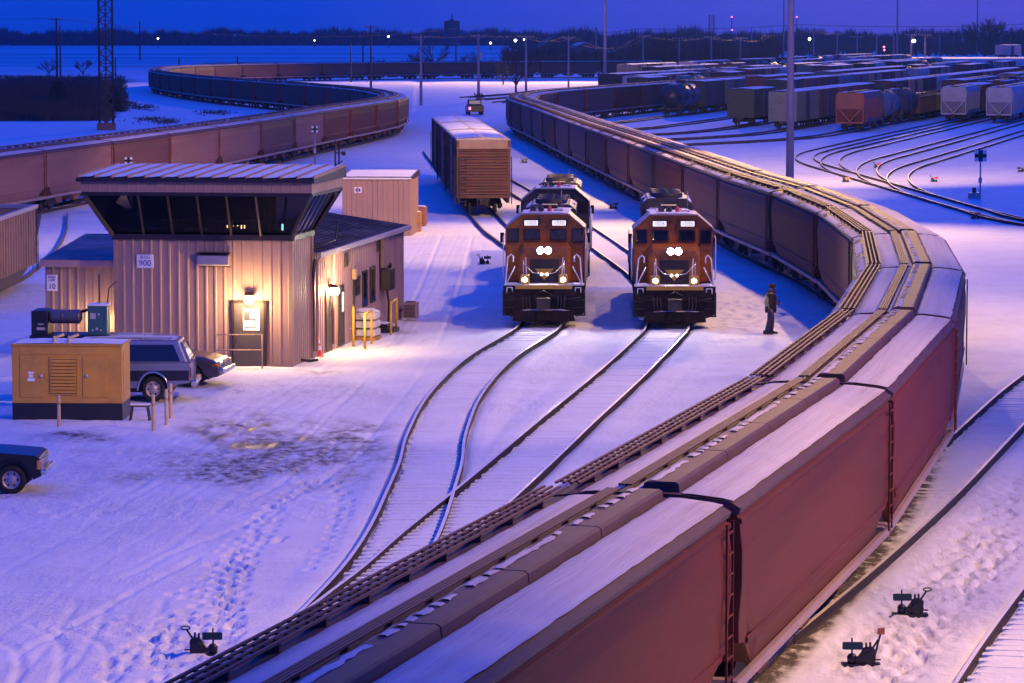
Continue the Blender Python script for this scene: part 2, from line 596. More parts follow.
for a in ((262, 460, 3.2, 5.5, 1.5), (300, 445, 2.4, 4.5, 1.2), (330, 430, 2.2, 4, .55), (205, 470, 2.5, 3, .45), (240, 423, 1.8, 2.2, .8), (90, 438, 1.7, 1.3, .8), (70, 434, .8, .5, .7), (88, 452, .8, .5, .7), (230, 372, 2.6, 1.0, .9), (155, 410, 2.3, .9, .7),
          (285, 372, 2.2, .9, .8), (215, 388, 1.2, 1.0, .7), (25, 495, 1.2, .7, .9), (345, 350, 2.0, 1.6, .6), (390, 332, 1.3, 1.2, .8), (300, 392, 3, 3, .4),
          (545, 326, 1.8, 1.6, .5), (380, 300, 3, 9, .15)):
    blob(dirt, *a)
blob(wet, 245, 425, 1.5, 2.6, 2.4)
blob(wet, 262, 440, 1.5, 2.0, 1.6)
nz = fbm(GX * 1.1, GY * .55, 21, 5)
dirt = np.clip(dirt * np.clip((nz - .33) * 3.6, 0, 1.5), 0, 1)
wet = np.clip(wet * np.clip((fbm(GX * 1.3, GY * .5, 33) - .42) * 5, 0, 1.3), 0, 1)


def along(pts, fn, d0, d1, r=2.4):
    for c in spline(pts, .35):
        if d0 < c.y < d1:
            i0, i1 = np.searchsorted(xs, c.x - r), np.searchsorted(xs, c.x + r)
            j0, j1 = np.searchsorted(ys, c.y - r), np.searchsorted(ys, c.y + r)
            fn((slice(j0, j1), slice(i0, i1)), np.hypot(GX[j0:j1, i0:i1] - c.x, GY[j0:j1, i0:i1] - c.y))


RT_PTS = [(-6.6, 18), (-2.0, 35.8), (-.5, 41.8), (1.65, 50), (4.45, 61), (7.9, 77), (10.3, 91.5), (11.1, 98), (12.3, 109), (13.0, 124), (12.85, 141), (12.2, 153), (11.3, 166),
          (8.7, 216), (5.9, 265), (3.1, 319), (1.3, 350), (1.0, 365), (1.8, 383), (4.6, 402), (8.8, 420), (13.6, 440), (18.4, 460), (37.6, 540), (61.6, 640), (85, 738)]
TA_PTS = [(-8.2, 30), (-5.2, 48), (-3.5, 58), (-2.85, 63.5), (-2.45, 68), (-2.2, 73), (-2.05, 79), (-1.95, 84), (-1.95, 89.5), (-1.62, 99.5), (-.7, 110.6), (.5, 119), (1.05, 124),
          (1.5, 135), (1.9, 150), (2.35, 168)]
TB_PTS = [(-3.45, 58.6), (-2.6, 64), (-2.15, 66.8), (-1.56, 71.3), (-.73, 77), (.34, 84.5), (1.46, 92.6), (3.24, 105), (4.9, 117.5), (5.5, 123), (5.85, 132), (5.95, 142), (5.6, 152), (4.85, 164),
          (3.4, 188), (1.0, 222), (-1.4, 255), (-4, 300), (-5, 340)]
TC_PTS = [(4.1, 59.5), (6.55, 68), (9.25, 78), (12.2, 89.7), (15.2, 101.5), (18.5, 113), (23, 128), (29, 147), (37, 172), (47, 204), (62, 250)]
TD_PTS = [(4.9, 42), (7.6, 54), (10.3, 64.5), (13.2, 75), (17, 88), (22.4, 106), (29, 128), (38, 156), (50, 192)]
flat = np.zeros_like(GX)


def f_flat(s_, q_):
    flat[s_] = np.maximum(flat[s_], np.clip((1.75 - q_) / .5, 0, 1))


def f_ballast_shade(s_, q_):
    dirt[s_] = np.maximum(dirt[s_], 2.4 * np.clip((1.30 - q_) / .45, 0, 1))


for pts_ in (TA_PTS, TB_PTS, TC_PTS, TD_PTS, RT_PTS):
    along(pts_, f_flat, 40, 135)
GZ = GZ * (1 - flat * .8) + flat * .055
along(RT_PTS, f_ballast_shade, 30, 90)  # bare ballast under the train, its shade painted into the colour


def groove(s_, q_):
    groo[s_] = np.maximum(groo[s_], np.exp(-((q_ - .0) / .13) ** 2))


groo = np.zeros_like(GX)
for pts_ in (TA_PTS, TB_PTS, TC_PTS, TD_PTS):
    pp_ = spline(pts_, .35)
    for sd_ in (-1, 1):
        ln_ = []
        for i_, c_ in enumerate(pp_):
            t_ = (pp_[min(i_ + 1, len(pp_) - 1)] - pp_[max(i_ - 1, 0)]).normalized()
            ln_.append((c_.x + t_.y * sd_ * .7525, c_.y - t_.x * sd_ * .7525))
        for (x_, y_), (x2_, y2_) in zip(ln_[:-1], ln_[1:]):
            if 54 < y_ < 134:
                for f_ in (0, .5):
                    cx_, cy_ = x_ + (x2_ - x_) * f_, y_ + (y2_ - y_) * f_
                    i0, i1 = np.searchsorted(xs, cx_ - .4), np.searchsorted(xs, cx_ + .4)
                    j0, j1 = np.searchsorted(ys, cy_ - .4), np.searchsorted(ys, cy_ + .4)
                    groove((slice(j0, j1), slice(i0, i1)), np.hypot(GX[j0:j1, i0:i1] - cx_, GY[j0:j1, i0:i1] - cy_))
GZ -= .085 * groo
# rough winter scrub and stubble further off
scrub = np.zeros_like(GX)
sx = GX / GY * FPX + 512
sxn = sx + (fbm(GX * .03, GY * .012, 41) - .5) * 60
yy = HZ + H * FPX / np.maximum(GY, 30)
yyn = yy + (fbm(GX * .05, GY * .03, 47) - .5) * 10
scrub += ((sxn < 116) & (yyn > 77) & (yyn < 121)).astype(float) * .97
scrub += ((sx > 505) & (sx < 760) & (yyn > 52) & (yyn < 71)).astype(float) * .9
scrub += ((sx > 205) & (sx < 520) & (yy > 62) & (yyn < 74)).astype(float) * .6
scrub = np.clip(scrub + ((GY > 840) & (GY < 2700)) * (.12 + .34 * (vnoise(GX * .002, GY * .045, 61) > .62)), 0, 1)
scrub = np.where(GY > 2650, .8, scrub)
# drifts beyond the yard
GZ += np.where((GY > 300) & (GY < 900), (fbm(GX * .02, GY * .01, 71) - .5) * 1.2, 0) * np.clip((GY - 300) / 100, 0, 1) * ((sx > 415) & (sx < 640) & (GY > 430))

ny, nx = GX.shape
co = np.stack([GX, GY, GZ], -1).reshape(-1, 3)
idx = np.arange(nx * ny).reshape(ny, nx)
quads = np.stack([idx[:-1, :-1], idx[:-1, 1:], idx[1:, 1:], idx[1:, :-1]], -1).reshape(-1, 4)
gm = bpy.data.meshes.new('snow_ground')
gm.vertices.add(len(co))
gm.vertices.foreach_set('co', co.ravel())
gm.loops.add(quads.size)
gm.loops.foreach_set('vertex_index', quads.ravel())
gm.polygons.add(len(quads))
gm.polygons.foreach_set('loop_start', np.arange(0, quads.size, 4))
gm.polygons.foreach_set('loop_total', np.full(len(quads), 4))
gm.polygons.foreach_set('use_smooth', np.ones(len(quads), bool))
gm.update()
for nme, arr in (('dirt', dirt), ('wet', wet), ('scrub', scrub)):
    at_ = gm.attributes.new(nme, 'FLOAT', 'POINT')
    at_.data.foreach_set('value', arr.ravel().astype(np.float32))


def ground_material():
    m = bpy.data.materials.new('snowy_ground')
    m.use_nodes = True
    nt = m.node_tree
    N, L = nt.nodes, nt.links
    b = N['Principled BSDF']
    tc = N.new('ShaderNodeTexCoord')

    def noise(sc_, detail, vec=None, st=None):
        n = N.new('ShaderNodeTexNoise')
        n.inputs['Scale'].default_value = sc_
        n.inputs['Detail'].default_value = detail
        n.inputs['Roughness'].default_value = .65
        v = tc.outputs['Object']
        if st:
            mp = N.new('ShaderNodeMapping')
            mp.inputs['Scale'].default_value = st
            mp.inputs['Rotation'].default_value = (0, 0, .2)
            L.new(v, mp.inputs['Vector'])
            v = mp.outputs['Vector']
        L.new(v, n.inputs['Vector'])
        return n.outputs['Fac']

    def mix(f, a, c):
        x = N.new('ShaderNodeMix')
        x.data_type = 'RGBA'
        if isinstance(f, float):
            x.inputs['Factor'].default_value = f
        else:
            L.new(f, x.inputs['Factor'])
        for s, v in ((6, a), (7, c)):
            if isinstance(v, tuple):
                x.inputs[s].default_value = v + (1,)
            else:
                L.new(v, x.inputs[s])
        return x.outputs[2]

    def math_(op, a, c):
        x = N.new('ShaderNodeMath')
        x.operation = op
        for i, v in enumerate((a, c)):
            if isinstance(v, (int, float)):
                x.inputs[i].default_value = v
            else:
                L.new(v, x.inputs[i])
        return x.outputs[0]

    def rng(v, a, c, d=0., e=1.):
        x = N.new('ShaderNodeMapRange')
        for k, q in (('From Min', a), ('From Max', c), ('To Min', d), ('To Max', e)):
            x.inputs[k].default_value = q
        L.new(v, x.inputs['Value'])
        return x.outputs['Result']

    def attr(n):
        a = N.new('ShaderNodeAttribute')
        a.attribute_name = n
        return a.outputs['Fac']
    base = mix(rng(noise(.35, 6), .35, .7), (.76, .75, .78), (.86, .86, .88))
    base = mix(rng(noise(1.6, 8, st=(1, .35, 1)), .52, .75, 0, .45), base, (.60, .58, .58))
    base = mix(rng(noise(7, 5), .62, .8, 0, .3), base, (.45, .42, .40))
    dn = noise(3.2, 8, st=(1, .5, 1))
    df = math_('MULTIPLY', attr('dirt'), rng(dn, .36, .6))
    base = mix(df, base, mix(rng(noise(9, 4), .35, .65), (.055, .042, .038), (.16, .13, .12)))
    base = mix(math_('MULTIPLY', attr('scrub'), 1.0), base, mix(rng(noise(.12, 6), .35, .65), (.03, .024, .022), (.075, .055, .05)))
    wf = attr('wet')
    base = mix(wf, base, (.05, .04, .04))
    L.new(base, b.inputs['Base Color'])
    L.new(rng(wf, .1, .9, .72, .40), b.inputs['Roughness'])
    b.inputs['Subsurface Weight'].default_value = 0
    # bump: fine crust, wind ripples and scattered clods
    h = math_('ADD', math_('MULTIPLY', noise(6, 9), .8), math_('ADD', math_('MULTIPLY', noise(1.1, 6, st=(.5, 2.2, 1)), 1.0), math_('MULTIPLY', noise(3.0, 6, st=(1, .16, 1)), .8)))
    bp = N.new('ShaderNodeBump')
    bp.inputs['Distance'].default_value = .09
    L.new(math_('MULTIPLY', rng(wf, 0, .8, 1.0, .05), rng(noise(.16, 4), .38, .62, .16, .85)), bp.inputs['Strength'])
    L.new(h, bp.inputs['Height'])
    L.new(bp.outputs['Normal'], b.inputs['Normal'])
    return m


gm.materials.append(ground_material())
go = bpy.data.objects.new('snow_ground', gm)
COL.objects.link(go)
tag(go, 'snow covered rail yard ground and distant fields', kind='structure')

# ------------------------------------------------------------------ railway tracks
RAILP = [(-.07, -.05), (.07, -.05), (.045, -.02), (.02, .01), (.02, .11), (.037, .12), (.037, .155), (-.037, .155), (-.037, .12), (-.02, .11), (-.02, .01), (-.045, -.02)]
_nt = [0]


def track(pts, label, ties=None, rm=None, step=.8, simple=False):
    _nt[0] += 1
    dz = .003 * (_nt[0] % 8)
    p = Path(pts, step)
    root = bpy.data.objects.new('railway_track', None)
    COL.objects.link(root)
    root.location = (p.p[0].x, p.p[0].y, 0)
    tag(root, label, None, None, 'structure')
    o = -Vector((p.p[0].x, p.p[0].y, 0))
    prof = [(-.045, -.04), (.045, -.04), (.045, .155), (-.045, .155)] if simple else RAILP
    for s in (-1, 1):
        pp = []
        for i, c in enumerate(p.p):
            t = p.p[min(i + 1, len(p.p) - 1)] - p.p[max(i - 1, 0)]
            t.normalize()
            pp.append(c + Vector((t.y, -t.x, 0)) * s * .7525 + o + Vector((0, 0, dz)))
        MB().sweep(prof, pp).build('rail', rm or RAIL, root)
    if ties:
        b = MB()
        q = ties[0]
        while q < min(ties[1], p.L - .3):
            c = p.at(q)
            t = (p.at(q + .2) - p.at(q - .2)).normalized() if q > .3 else Vector((0, 1, 0))
            r = Vector((t.y, -t.x, 0))
            w = RN.uniform(.60, .70)
            a_, b_ = c - r * w + o, c + r * w + o
            z = .058 + RN.uniform(-.008, .010)
            b.bar(a_ + Vector((0, 0, z - .05)), b_ + Vector((0, 0, z - .05)), .24, .1)
            q += .54 + RN.uniform(-.02, .02)
        b.build('sleepers', SNOW, root)
    return p


LT_PTS = [(-44, 120), (-38, 140), (-33.5, 165), (-30.2, 185), (-27.6, 205), (-21, 262), (-16.6, 310), (-13.6, 340), (-12.4, 365), (-14.2, 392), (-19.5, 425), (-30, 467), (-42, 510),
          (-53, 560), (-61, 605), (-64.5, 645), (-65, 680), (-60, 715), (-48, 745), (-26, 775), (5, 800), (40, 820)]
RT = track(RT_PTS, 'snowy curved main track under the long train on the right', ties=(75, 130))
LT = track(LT_PTS, 'snowy curved main track under the long train on the left', rm=RAILD, simple=True)
TA = track(TA_PTS, 'left track curving through the snow to the left locomotive', ties=(20, 175))
TB = track(TB_PTS, 'right track running straight to the right locomotive', ties=(4, 75))
TBX = track([(1.75, 152), (.9, 163), (.1, 173), (-.75, 183), (-1.6, 198), (-2.6, 218), (-3.7, 240), (-4.9, 264), (-7, 305)], 'siding under the three standing boxcars', rm=RAILD)
TC = track(TC_PTS, 'diverging track leaving the right train towards the frame edge', ties=(20, 60))
TD = track(TD_PTS, 'outer track crossing the lower right corner', ties=(0, 50))
TG = track([(-22.5, 100), (-21.7, 120), (-21.45, 139), (-21.5, 150), (-22.4, 165), (-24, 182), (-26.2, 200)], 'siding under the tan gondola', rm=RAILD, simple=True)
# the ladder of yard leads on the right
lead = [(38.5, 150), (28.3, 189), (26.9, 206), (26.0, 226), (24.9, 250), (24.0, 270)]
HD = .24
TY0 = track(lead + [(23.8, 282), (24.6, 294), (26.6, 306), (29.6, 319), (33.6, 336), (48, 396), (66, 471), (94, 588), (130, 738)], 'outermost yard track bending back round to the right', rm=RAIL)
LP = spline(lead, 1.0)


def lead_x(d):
    q = min(LP, key=lambda p: abs(p.y - d))
    return q.x


for d0, lb in ((256, 'second yard track of the ladder curving off to the right'), (236, 'third yard track of the ladder curving off to the right'), (221, 'nearest yard track of the ladder curving off to the right')):
    xl = lead_x(d0)
    sl_ = (lead_x(d0) - lead_x(d0 - 16)) / 16
    pts = [(lead_x(d0 - 30), d0 - 30), (lead_x(d0 - 15), d0 - 15), (xl, d0)]
    x_, d_, s_ = xl, d0, sl_
    for k in range(7):
        s_ += (HD - sl_) / 7
        x_ += s_ * 8.5
        d_ += 8.5
        pts.append((x_, d_))
    pts += [(x_ + HD * k, d_ + k) for k in (20, 70, 180, 400)]
    track(pts, lb, rm=RAIL)
ROWX = [-53.2, -60.6, -67.8, -76.0, -84.6, -99.0, -103.8, -112.0, -119.5, -127.0, -134.5, -142.0]
for i, xi in enumerate(ROWX):
    d0 = (352, 362, 372, 384, 404, 430, 446, 470, 500, 520, 540, 560)[i]
    o_ = ['first', 'second', 'third', 'fourth', 'fifth', 'sixth', 'seventh', 'eighth', 'ninth', 'tenth', 'eleventh', 'twelfth'][i]
    x0 = xi + HD * d0
    lft = [(x0 - 4 - .55 * k, d0 - 12 - .8 * k) for k in (40, 28, 16, 4)]
    lft = [p for p in lft if p[0] > max(4.5, 12 - .02 * p[1])]
    track(lft + [(x0, d0)] + [(xi + HD * d, d) for d in (d0 + 40, d0 + 160, d0 + 420, 1180)], o_ + ' storage track of the yard under parked freight cars', rm=RAILD, simple=True, step=8)
# ------------------------------------------------------------------ rolling stock
RZ = .155                      # rail head height


def wheel_pair(w, y):
    w.cyl((-.8, y, RZ + .43), (.8, y, RZ + .43), .07, n=8)
    for s in (-1, 1):
        w.lathe([(.02, s * .66), (.48, s * .66), (.48, s * .69), (.43, s * .70), (.42, s * .81), (.36, s * .82), (.3, s * .79), (.1, s * .79), (.02, s * .82)], (0, y, RZ + .43), 14, 'x')


def bogie(parent, y, wheels=True, gauge=.7525, wb=.88, merged=False):
    b = MB()
    if merged:
        for q in (-wb, wb):
            wheel_pair(b, y + q)
    for s in (-1, 1):
        b.prism([(y - 1.25, RZ + .42), (y - 1.1, RZ + .68), (y - .5, RZ + .72), (y - .3, RZ + .84), (y + .3, RZ + .84), (y + .5, RZ + .72), (y + 1.1, RZ + .68), (y + 1.25, RZ + .42),
                 (y + .95, RZ + .38), (y + .5, RZ + .22), (y - .5, RZ + .22), (y - .95, RZ + .38)], 'x', s * 1.0 - .07, s * 1.0 + .07)
        for q in (-wb, wb):
            b.cyl((s * .98, y + q, RZ + .43), (s * 1.14, y + q, RZ + .43), .12, n=8)
    b.box(-1.0, 1.0, y - .22, y + .22, RZ + .5, RZ + .8)
    t = b.build('bogie', TRUCKM, parent)
    if wheels:
        for q in (-wb, wb):
            w = MB()
            wheel_pair(w, y + q)
            w.build('wheelset', TRUCKM, t)
    return t


def ladder(b, x, y0, y1, z0, z1, n=6, r=.016):
    for yy_ in (y0, y1):
        b.bar((x, yy_, z0), (x, yy_, z1), r * 2)
    for k in range(n):
        z = z0 + (z1 - z0) * (k + .5) / n
        b.bar((x, y0, z), (x, y1, z), r * 1.8)


def ladder_x(b, y, x0, x1, z0, z1, n=6, r=.016):
    for xx in (x0, x1):
        b.bar((xx, y, z0), (xx, y, z1), r * 2)
    for k in range(n):
        z = z0 + (z1 - z0) * (k + .5) / n
        b.bar((x0, y, z), (x1, y, z), r * 1.8)


def coupler(parent, y0, y1):
    b = MB()
    s = 1 if y1 > y0 else -1
    b.box(-.12, .12, min(y0, y1), max(y0, y1), .78, .98)
    b.box(-.2, .2, min(y1, y1 - s * .28), max(y1, y1 - s * .28), .72, 1.04)
    b.tube([(.3, y0, .85), (.32, (y0 + y1) / 2, .55), (.25, y1, .6)], .03, 6)
    return b.build('coupler', TRUCKM, parent)


def loft(b, secs, smooth=False):
    """secs: list of (y, [(x, z) ...]) with equal counts, capped."""
    n = len(secs[0][1])
    vs = [(x, y, z) for y, pl in secs for x, z in pl]
    fs = [(i * n + j, i * n + (j + 1) % n, (i + 1) * n + (j + 1) % n, (i + 1) * n + j) for i in range(len(secs) - 1) for j in range(n)]
    fs += [tuple(range(n))[::-1], tuple(range((len(secs) - 1) * n, len(secs) * n))]
    return b.add(vs, fs, smooth)


def snow_strip(b, x0, x1, y0, y1, z0, z1, n=26, ragged=.06, th=.05, gaps=0.):
    """a bank of settled snow lying lengthwise on a roof from x0 (height z0) to x1 (height z1)."""
    row = []
    for i in range(n + 1):
        y = y0 + (y1 - y0) * i / n
        a, c = x0 + RN.uniform(-1, 1) * ragged, x1 + RN.uniform(-1, 1) * ragged
        t = th * (RN.uniform(.5, 1.2) if 0 < i < n else .3)
        za, zc = z0 + .004, z1 + .004
        m1, m2 = a + (c - a) * .2, a + (c - a) * .8
        row.append([(a, y, za), (m1, y, za + (zc - za) * .2 + t), (m2, y, za + (zc - za) * .8 + t * RN.uniform(.7, 1.2)), (c, y, zc)])
    vs = [p for r in row for p in r]
    fs = []
    for i in range(n):
        if gaps and RN.random() < gaps:
            continue
        for j in range(3):
            fs.append((i * 4 + j, i * 4 + j + 1, i * 4 + 4 + j + 1, i * 4 + 4 + j))
    b.add(vs, fs, True)
    return b


def make_hopper(paint, far=False):
    r = thing('hopper_car', (0, 0, 0), 0, 'x', 'hopper car')
    hl = 8.08

    def sec(y, zb, k=1.0):
        ss = [(1.40 + (.0 if zb < 1.5 else .1), zb), (1.50, zb + .35), (1.545, 2.5), (1.545, 3.0), (1.50, 3.42), (1.40, 3.60)]
        ss = [(x * k, z) for x, z in ss]
        return (y, [(-x, z) for x, z in ss] + [(x, z) for x, z in ss[::-1]])
    b = MB()
    loft(b, [sec(-hl, 1.62), sec(-hl + .5, 1.55), sec(-6.5, 1.06), sec(6.5, 1.06), sec(hl - .5, 1.55), sec(hl, 1.62)])
    for k in (-4.2, 0, 4.2):          # outlet bays
        for s in (-1, 1):
            b.prism([(k - 1.6, 1.1), (k + 1.6, 1.1), (k + .35, .52), (k - .35, .52)], 'x', s * .75 - .45, s * .75 + .45)
    for s in (-1, 1):                 # weld seams and a rolled bead along the side
        b.prism([(s * 1.50, 1.50), (s * 1.535, 1.55), (s * 1.535, 1.60), (s * 1.51, 1.63)], 'y', -hl + .6, hl - .6)
        b.prism([(s * 1.50, 3.36), (s * 1.54, 3.38), (s * 1.535, 3.44), (s * 1.49, 3.47)], 'y', -hl, hl)
    body = b.build('body', paint, r, .02)
    rf = MB()
    pl = [(-1.5, 3.52), (-1.53, 3.6), (-1.36, 3.70), (-.7, 3.77), (0, 3.80), (.7, 3.77), (1.36, 3.70), (1.53, 3.6), (1.5, 3.52)]
    loft(rf, [(-hl - .05, pl), (hl + .05, pl)])
    roof = rf.build('roof', CARROOF, r)
    h = MB()
    for k in range(4):
        y = -7.9 + k * 3.96
        h.prism([(.03, 3.76), (.05, 3.90), (.10, 3.93), (.52, 3.93), (.57, 3.90), (.59, 3.74)], 'y', y, y + 3.92)
    h.build('hatch_cover', CARROOF, r, .012)
    g = MB()
    for x0, x1 in ((-1.22, -.88), (-.27, -.11)):
        for q in range(4):
            xx = x0 + (x1 - x0) * q / 3
            g.box(xx - .02, xx + .02, -hl, hl, 3.875, 3.905)
        for k in range(40):
            y = -hl + .2 + k * .39
            g.box(x0, x1, y - .012, y + .012, 3.872, 3.9)
        for k in range(9):
            g.box(x0 + .04, x1 - .04, -6.8 + k * 1.7 - .03, -6.8 + k * 1.7 + .03, 3.72, 3.88)
    g.build('running_board', CARROOF, r)
    s1 = MB()
    snow_strip(s1, .63, 1.42, -hl, hl, 3.785, 3.70, 40, .015, .05)
    snow_strip(s1, -.86, -.29, -hl, hl, 3.76, 3.79, 40, .018, .05)
    snow_strip(s1, -.10, .0, -hl, hl, 3.80, 3.80, 40, .01, .03)
    snow_strip(s1, -1.50, -1.25, -hl, hl, 3.635, 3.72, 40, .03, .03, .12)
    for k in range(4):
        y = -7.9 + k * 3.96
        snow_strip(s1, .12, .24, y + .05, y + 3.87, 3.932, 3.932, 18, .03, .015, .3)
    s1.build('snow_cover', SNOWR, r, fix=False)
    sl = MB()
    for s in (-1, 1):
        sl.box(s * 1.46 - .05, s * 1.46 + .05, -hl - .12, hl + .12, .93, 1.08)
    for s in (-1, 1):
        sl.box(-1.41, 1.41, s * (hl + .0) - .12, s * (hl + .0) + .12, .9, 1.1)
    sl.build('side_sill', SILLM, r, .01)
    for s in (-1, 1):
        e = MB()
        ladder_x(e, s * (hl + .1), -1.4, -1.0, 1.1, 3.6, 8)
        e.build('end_ladder', paint, r)
        e = MB()
        ladder(e, s * 1.58, s * (hl - .33) - .22, s * (hl - .33) + .22, 1.1, 3.5, 8)
        e.build('side_ladder', paint, r)
    w = MB()
    w.lathe([(.2, hl + .14), (.23, hl + .14), (.23, hl + .17), (.2, hl + .17), (.2, hl + .14)], (.6, 0, 2.3), 14, 'y')
    w.bar((.4, hl + .16, 2.3), (.8, hl + .16, 2.3), .03)
    w.bar((.6, hl + .16, 2.1), (.6, hl + .16, 2.5), .03)
    w.cyl((.6, hl, 2.3), (.6, hl + .16, 2.3), .03)
    w.build('brake_wheel', STEEL, r)
    coupler(r, hl + .1, hl + .27)
    coupler(r, -hl - .1, -hl - .27)
    bogie(r, -5.5, not far, merged=far)
    bogie(r, 5.5, not far, merged=far)
    return r


NUMW = ['first', 'second', 'third', 'fourth', 'fifth', 'sixth', 'seventh', 'eighth', 'ninth', 'tenth', 'eleventh', 'twelfth', 'thirteenth', 'fourteenth', 'fifteenth', 'sixteenth', 'seventeenth',
        'eighteenth', 'nineteenth', 'twentieth']


def ordn(i):
    if i < 20:
        return NUMW[i]
    t = {2: 'twenty', 3: 'thirty', 4: 'forty', 5: 'fifty', 6: 'sixty'}[(i + 1) // 10]
    if (i + 1) % 10 == 0:
        return t[:-1] + 'ieth'
    return t + '-' + NUMW[(i + 1) % 10 - 1]


proto = make_hopper(RUST)
proto_far = make_hopper(RUST, True)
far_used = [False]


def far_hopper(loc, rz, lb, grp, pm):
    if not far_used[0]:
        far_used[0] = True
        o = proto_far
        o.location, o.rotation_euler = loc, (0, 0, rz)
        tag(o, lb, None, grp)
        for c_ in kids(o):
            if c_.name.split('.')[0] == 'body':
                c_.material_slots[0].link = 'OBJECT'
                c_.material_slots[0].material = pm
        return o
    return dup(proto_far, loc, rz, lb, None, grp, {'body': pm})


PITCHL = 16.62
PAINTS = [(RUST, 'dark rust red'), (RUST, 'dark rust red'), (RUST2, 'brown'), (RUST, 'dark rust red'), (RUST2, 'brown')]
q = 8.4
i = 0
while q < RT.L - 9 and i < 32:
    m, rz = RT.pose(q)
    pm, pn = PAINTS[i % 5] if i < 5 else ((MAUVE, 'grey brown'), (RUST2, 'brown'), (MAUVE, 'grey brown'))[i % 3]
    lb = pn + ' hopper car of the right train, ' + ordn(i) + ' counting from the near end'
    if i == 0:
        o = proto
        o.location, o.rotation_euler = (m.x, m.y, .012), (0, 0, rz)
        tag(o, lb, None, 'hopper cars of the right train')
    elif i > 14:
        o = far_hopper((m.x, m.y, .012), rz, lb, 'hopper cars of the right train', pm)
    else:
        o = dup(proto, (m.x, m.y, .012), rz, lb, None, 'hopper cars of the right train', {'body': pm})
    o.name = 'hopper_car'
    q += PITCHL
    i += 1
q, i = 24.0, 0
while q < LT.L - 9:
    m, rz = LT.pose(q)
    pm, pn = ((PINKC, 'pink brown'), (PINKC, 'pink brown'), (MAUVE, 'grey brown'))[i % 3] if i < 10 else ((RUST2, 'brown') if i < 30 else (MAUVE, 'grey brown'))  # near cars get the lighter paint that carries the lamplight
    far_hopper((m.x, m.y, .012), rz, pn + ' hopper car of the left train, ' + ordn(i) + ' counting from the near end', 'hopper cars of the left train', pm)
    q += PITCHL
    i += 1


# ---- three high boxcars standing behind the locomotives
def make_boxcar():
    r = thing('boxcar', (0, 0, 0), 0, 'x', 'boxcar', 'standing boxcars behind the locomotives')
    hl = 8.2
    b = MB()
    pl = [(-1.5, 1.05), (-1.5, 4.35), (1.5, 4.35), (1.5, 1.05)]
    loft(b, [(-hl, pl), (hl, pl)])
    body = b.build('body', BOXBR, r, .02)
    for s in (-1, 1):
        for e_ in (-1, 1):
            c = MB()
            for k in range(19):
                y = -7.9 + k * .88
                if y * e_ > 1.9:
                    c.box(s * 1.5, s * 1.56, y - .045, y + .045, 1.1, 4.3)
            c.box(min(s * 1.5, s * 1.53), max(s * 1.5, s * 1.53), min(e_ * 1.95, e_ * 8.0), max(e_ * 1.95, e_ * 8.0), 1.12, 1.3)
            c.build('side_rib', BOXBR, body)
    for s in (-1, 1):                # pressed end corrugations
        e = MB()
        for k in range(8):
            z = 1.25 + k * .33
            e.prism([(s * hl, z), (s * (hl + .15), z + .03), (s * (hl + .15), z + .11), (s * hl, z + .20)], 'x', -1.36, 1.36)
        for x in (-1.45, 1.45):
            e.box(x - .06, x + .06, min(s * hl, s * (hl + .06)), max(s * hl, s * (hl + .06)), 1.05, 4.35)
        e.build('corrugated_end', BOXBR, r, .01)
    t = MB()
    for s in (-1, 1):
        y0, y1 = sorted((s * hl, s * (hl + .10)))
        t.box(-1.38, 1.38, y0, y1, 3.92, 4.36)
        y0, y1 = sorted((s * hl, s * (hl + .18)))
        t.box(-1.52, 1.52, y0, y1, 3.86, 3.93)
    t.build('end_panel', BOXTAN, r)
    for s in (-1, 1):
        d = MB()
        d.box(s * 1.5 - .05, s * 1.5 + .07, -1.75, 1.75, 1.1, 4.2)
        for k in range(4):
            d.box(s * 1.57 - .02, s * 1.57 + .03, -1.7, 1.7, 1.5 + k * .75, 1.58 + k * .75)
        d.build('sliding_door', CBRN, r, .01)
    f = MB()
    pl = [(-1.55, 4.33), (-1.5, 4.40), (0, 4.50), (1.5, 4.40), (1.55, 4.33)]
    loft(f, [(-hl - .06, pl), (hl + .06, pl)])
    for k in range(12):
        y = -7.6 + k * 1.38
        f.prism([(-1.5, 4.38), (-1.5, 4.43), (0, 4.53), (1.5, 4.43), (1.5, 4.38)], 'y', y - .04, y + .04)
    f.build('roof', GALV, r)
    s1 = MB()
    snow_strip(s1, -1.42, 0, -hl + .5, hl - .3, 4.41, 4.50, 30, .05, .06)
    snow_strip(s1, 0, 1.42, -hl + .8, hl - .3, 4.50, 4.41, 30, .05, .06)
    s1.build('snow_cover', SNOW, r, fix=False)
    s2 = MB()
    for s in (-1, 1):
        s2.box(s * 1.4 - .08, s * 1.4 + .08, -hl, hl, .78, 1.06)
    s2.box(-.35, .35, -hl, hl, .6, 1.06)
    s2.build('underframe', TRUCKM, r)
    l = MB()
    for s in (-1, 1):
        ladder_x(l, s * (hl + .16), s * 1.0, s * 1.4, .7, 3.4, 8)
        ladder(l, s * 1.62, hl - .6, hl - .1, .7, 3.4, 8)
        ladder(l, -s * 1.62, -hl + .1, -hl + .6, .7, 3.4, 8)
    l.build('ladder', STEEL, r)
    coupler(r, hl, hl + .45)
    coupler(r, -hl, -hl - .45)
    bogie(r, -5.9)
    bogie(r, 5.9)
    return r


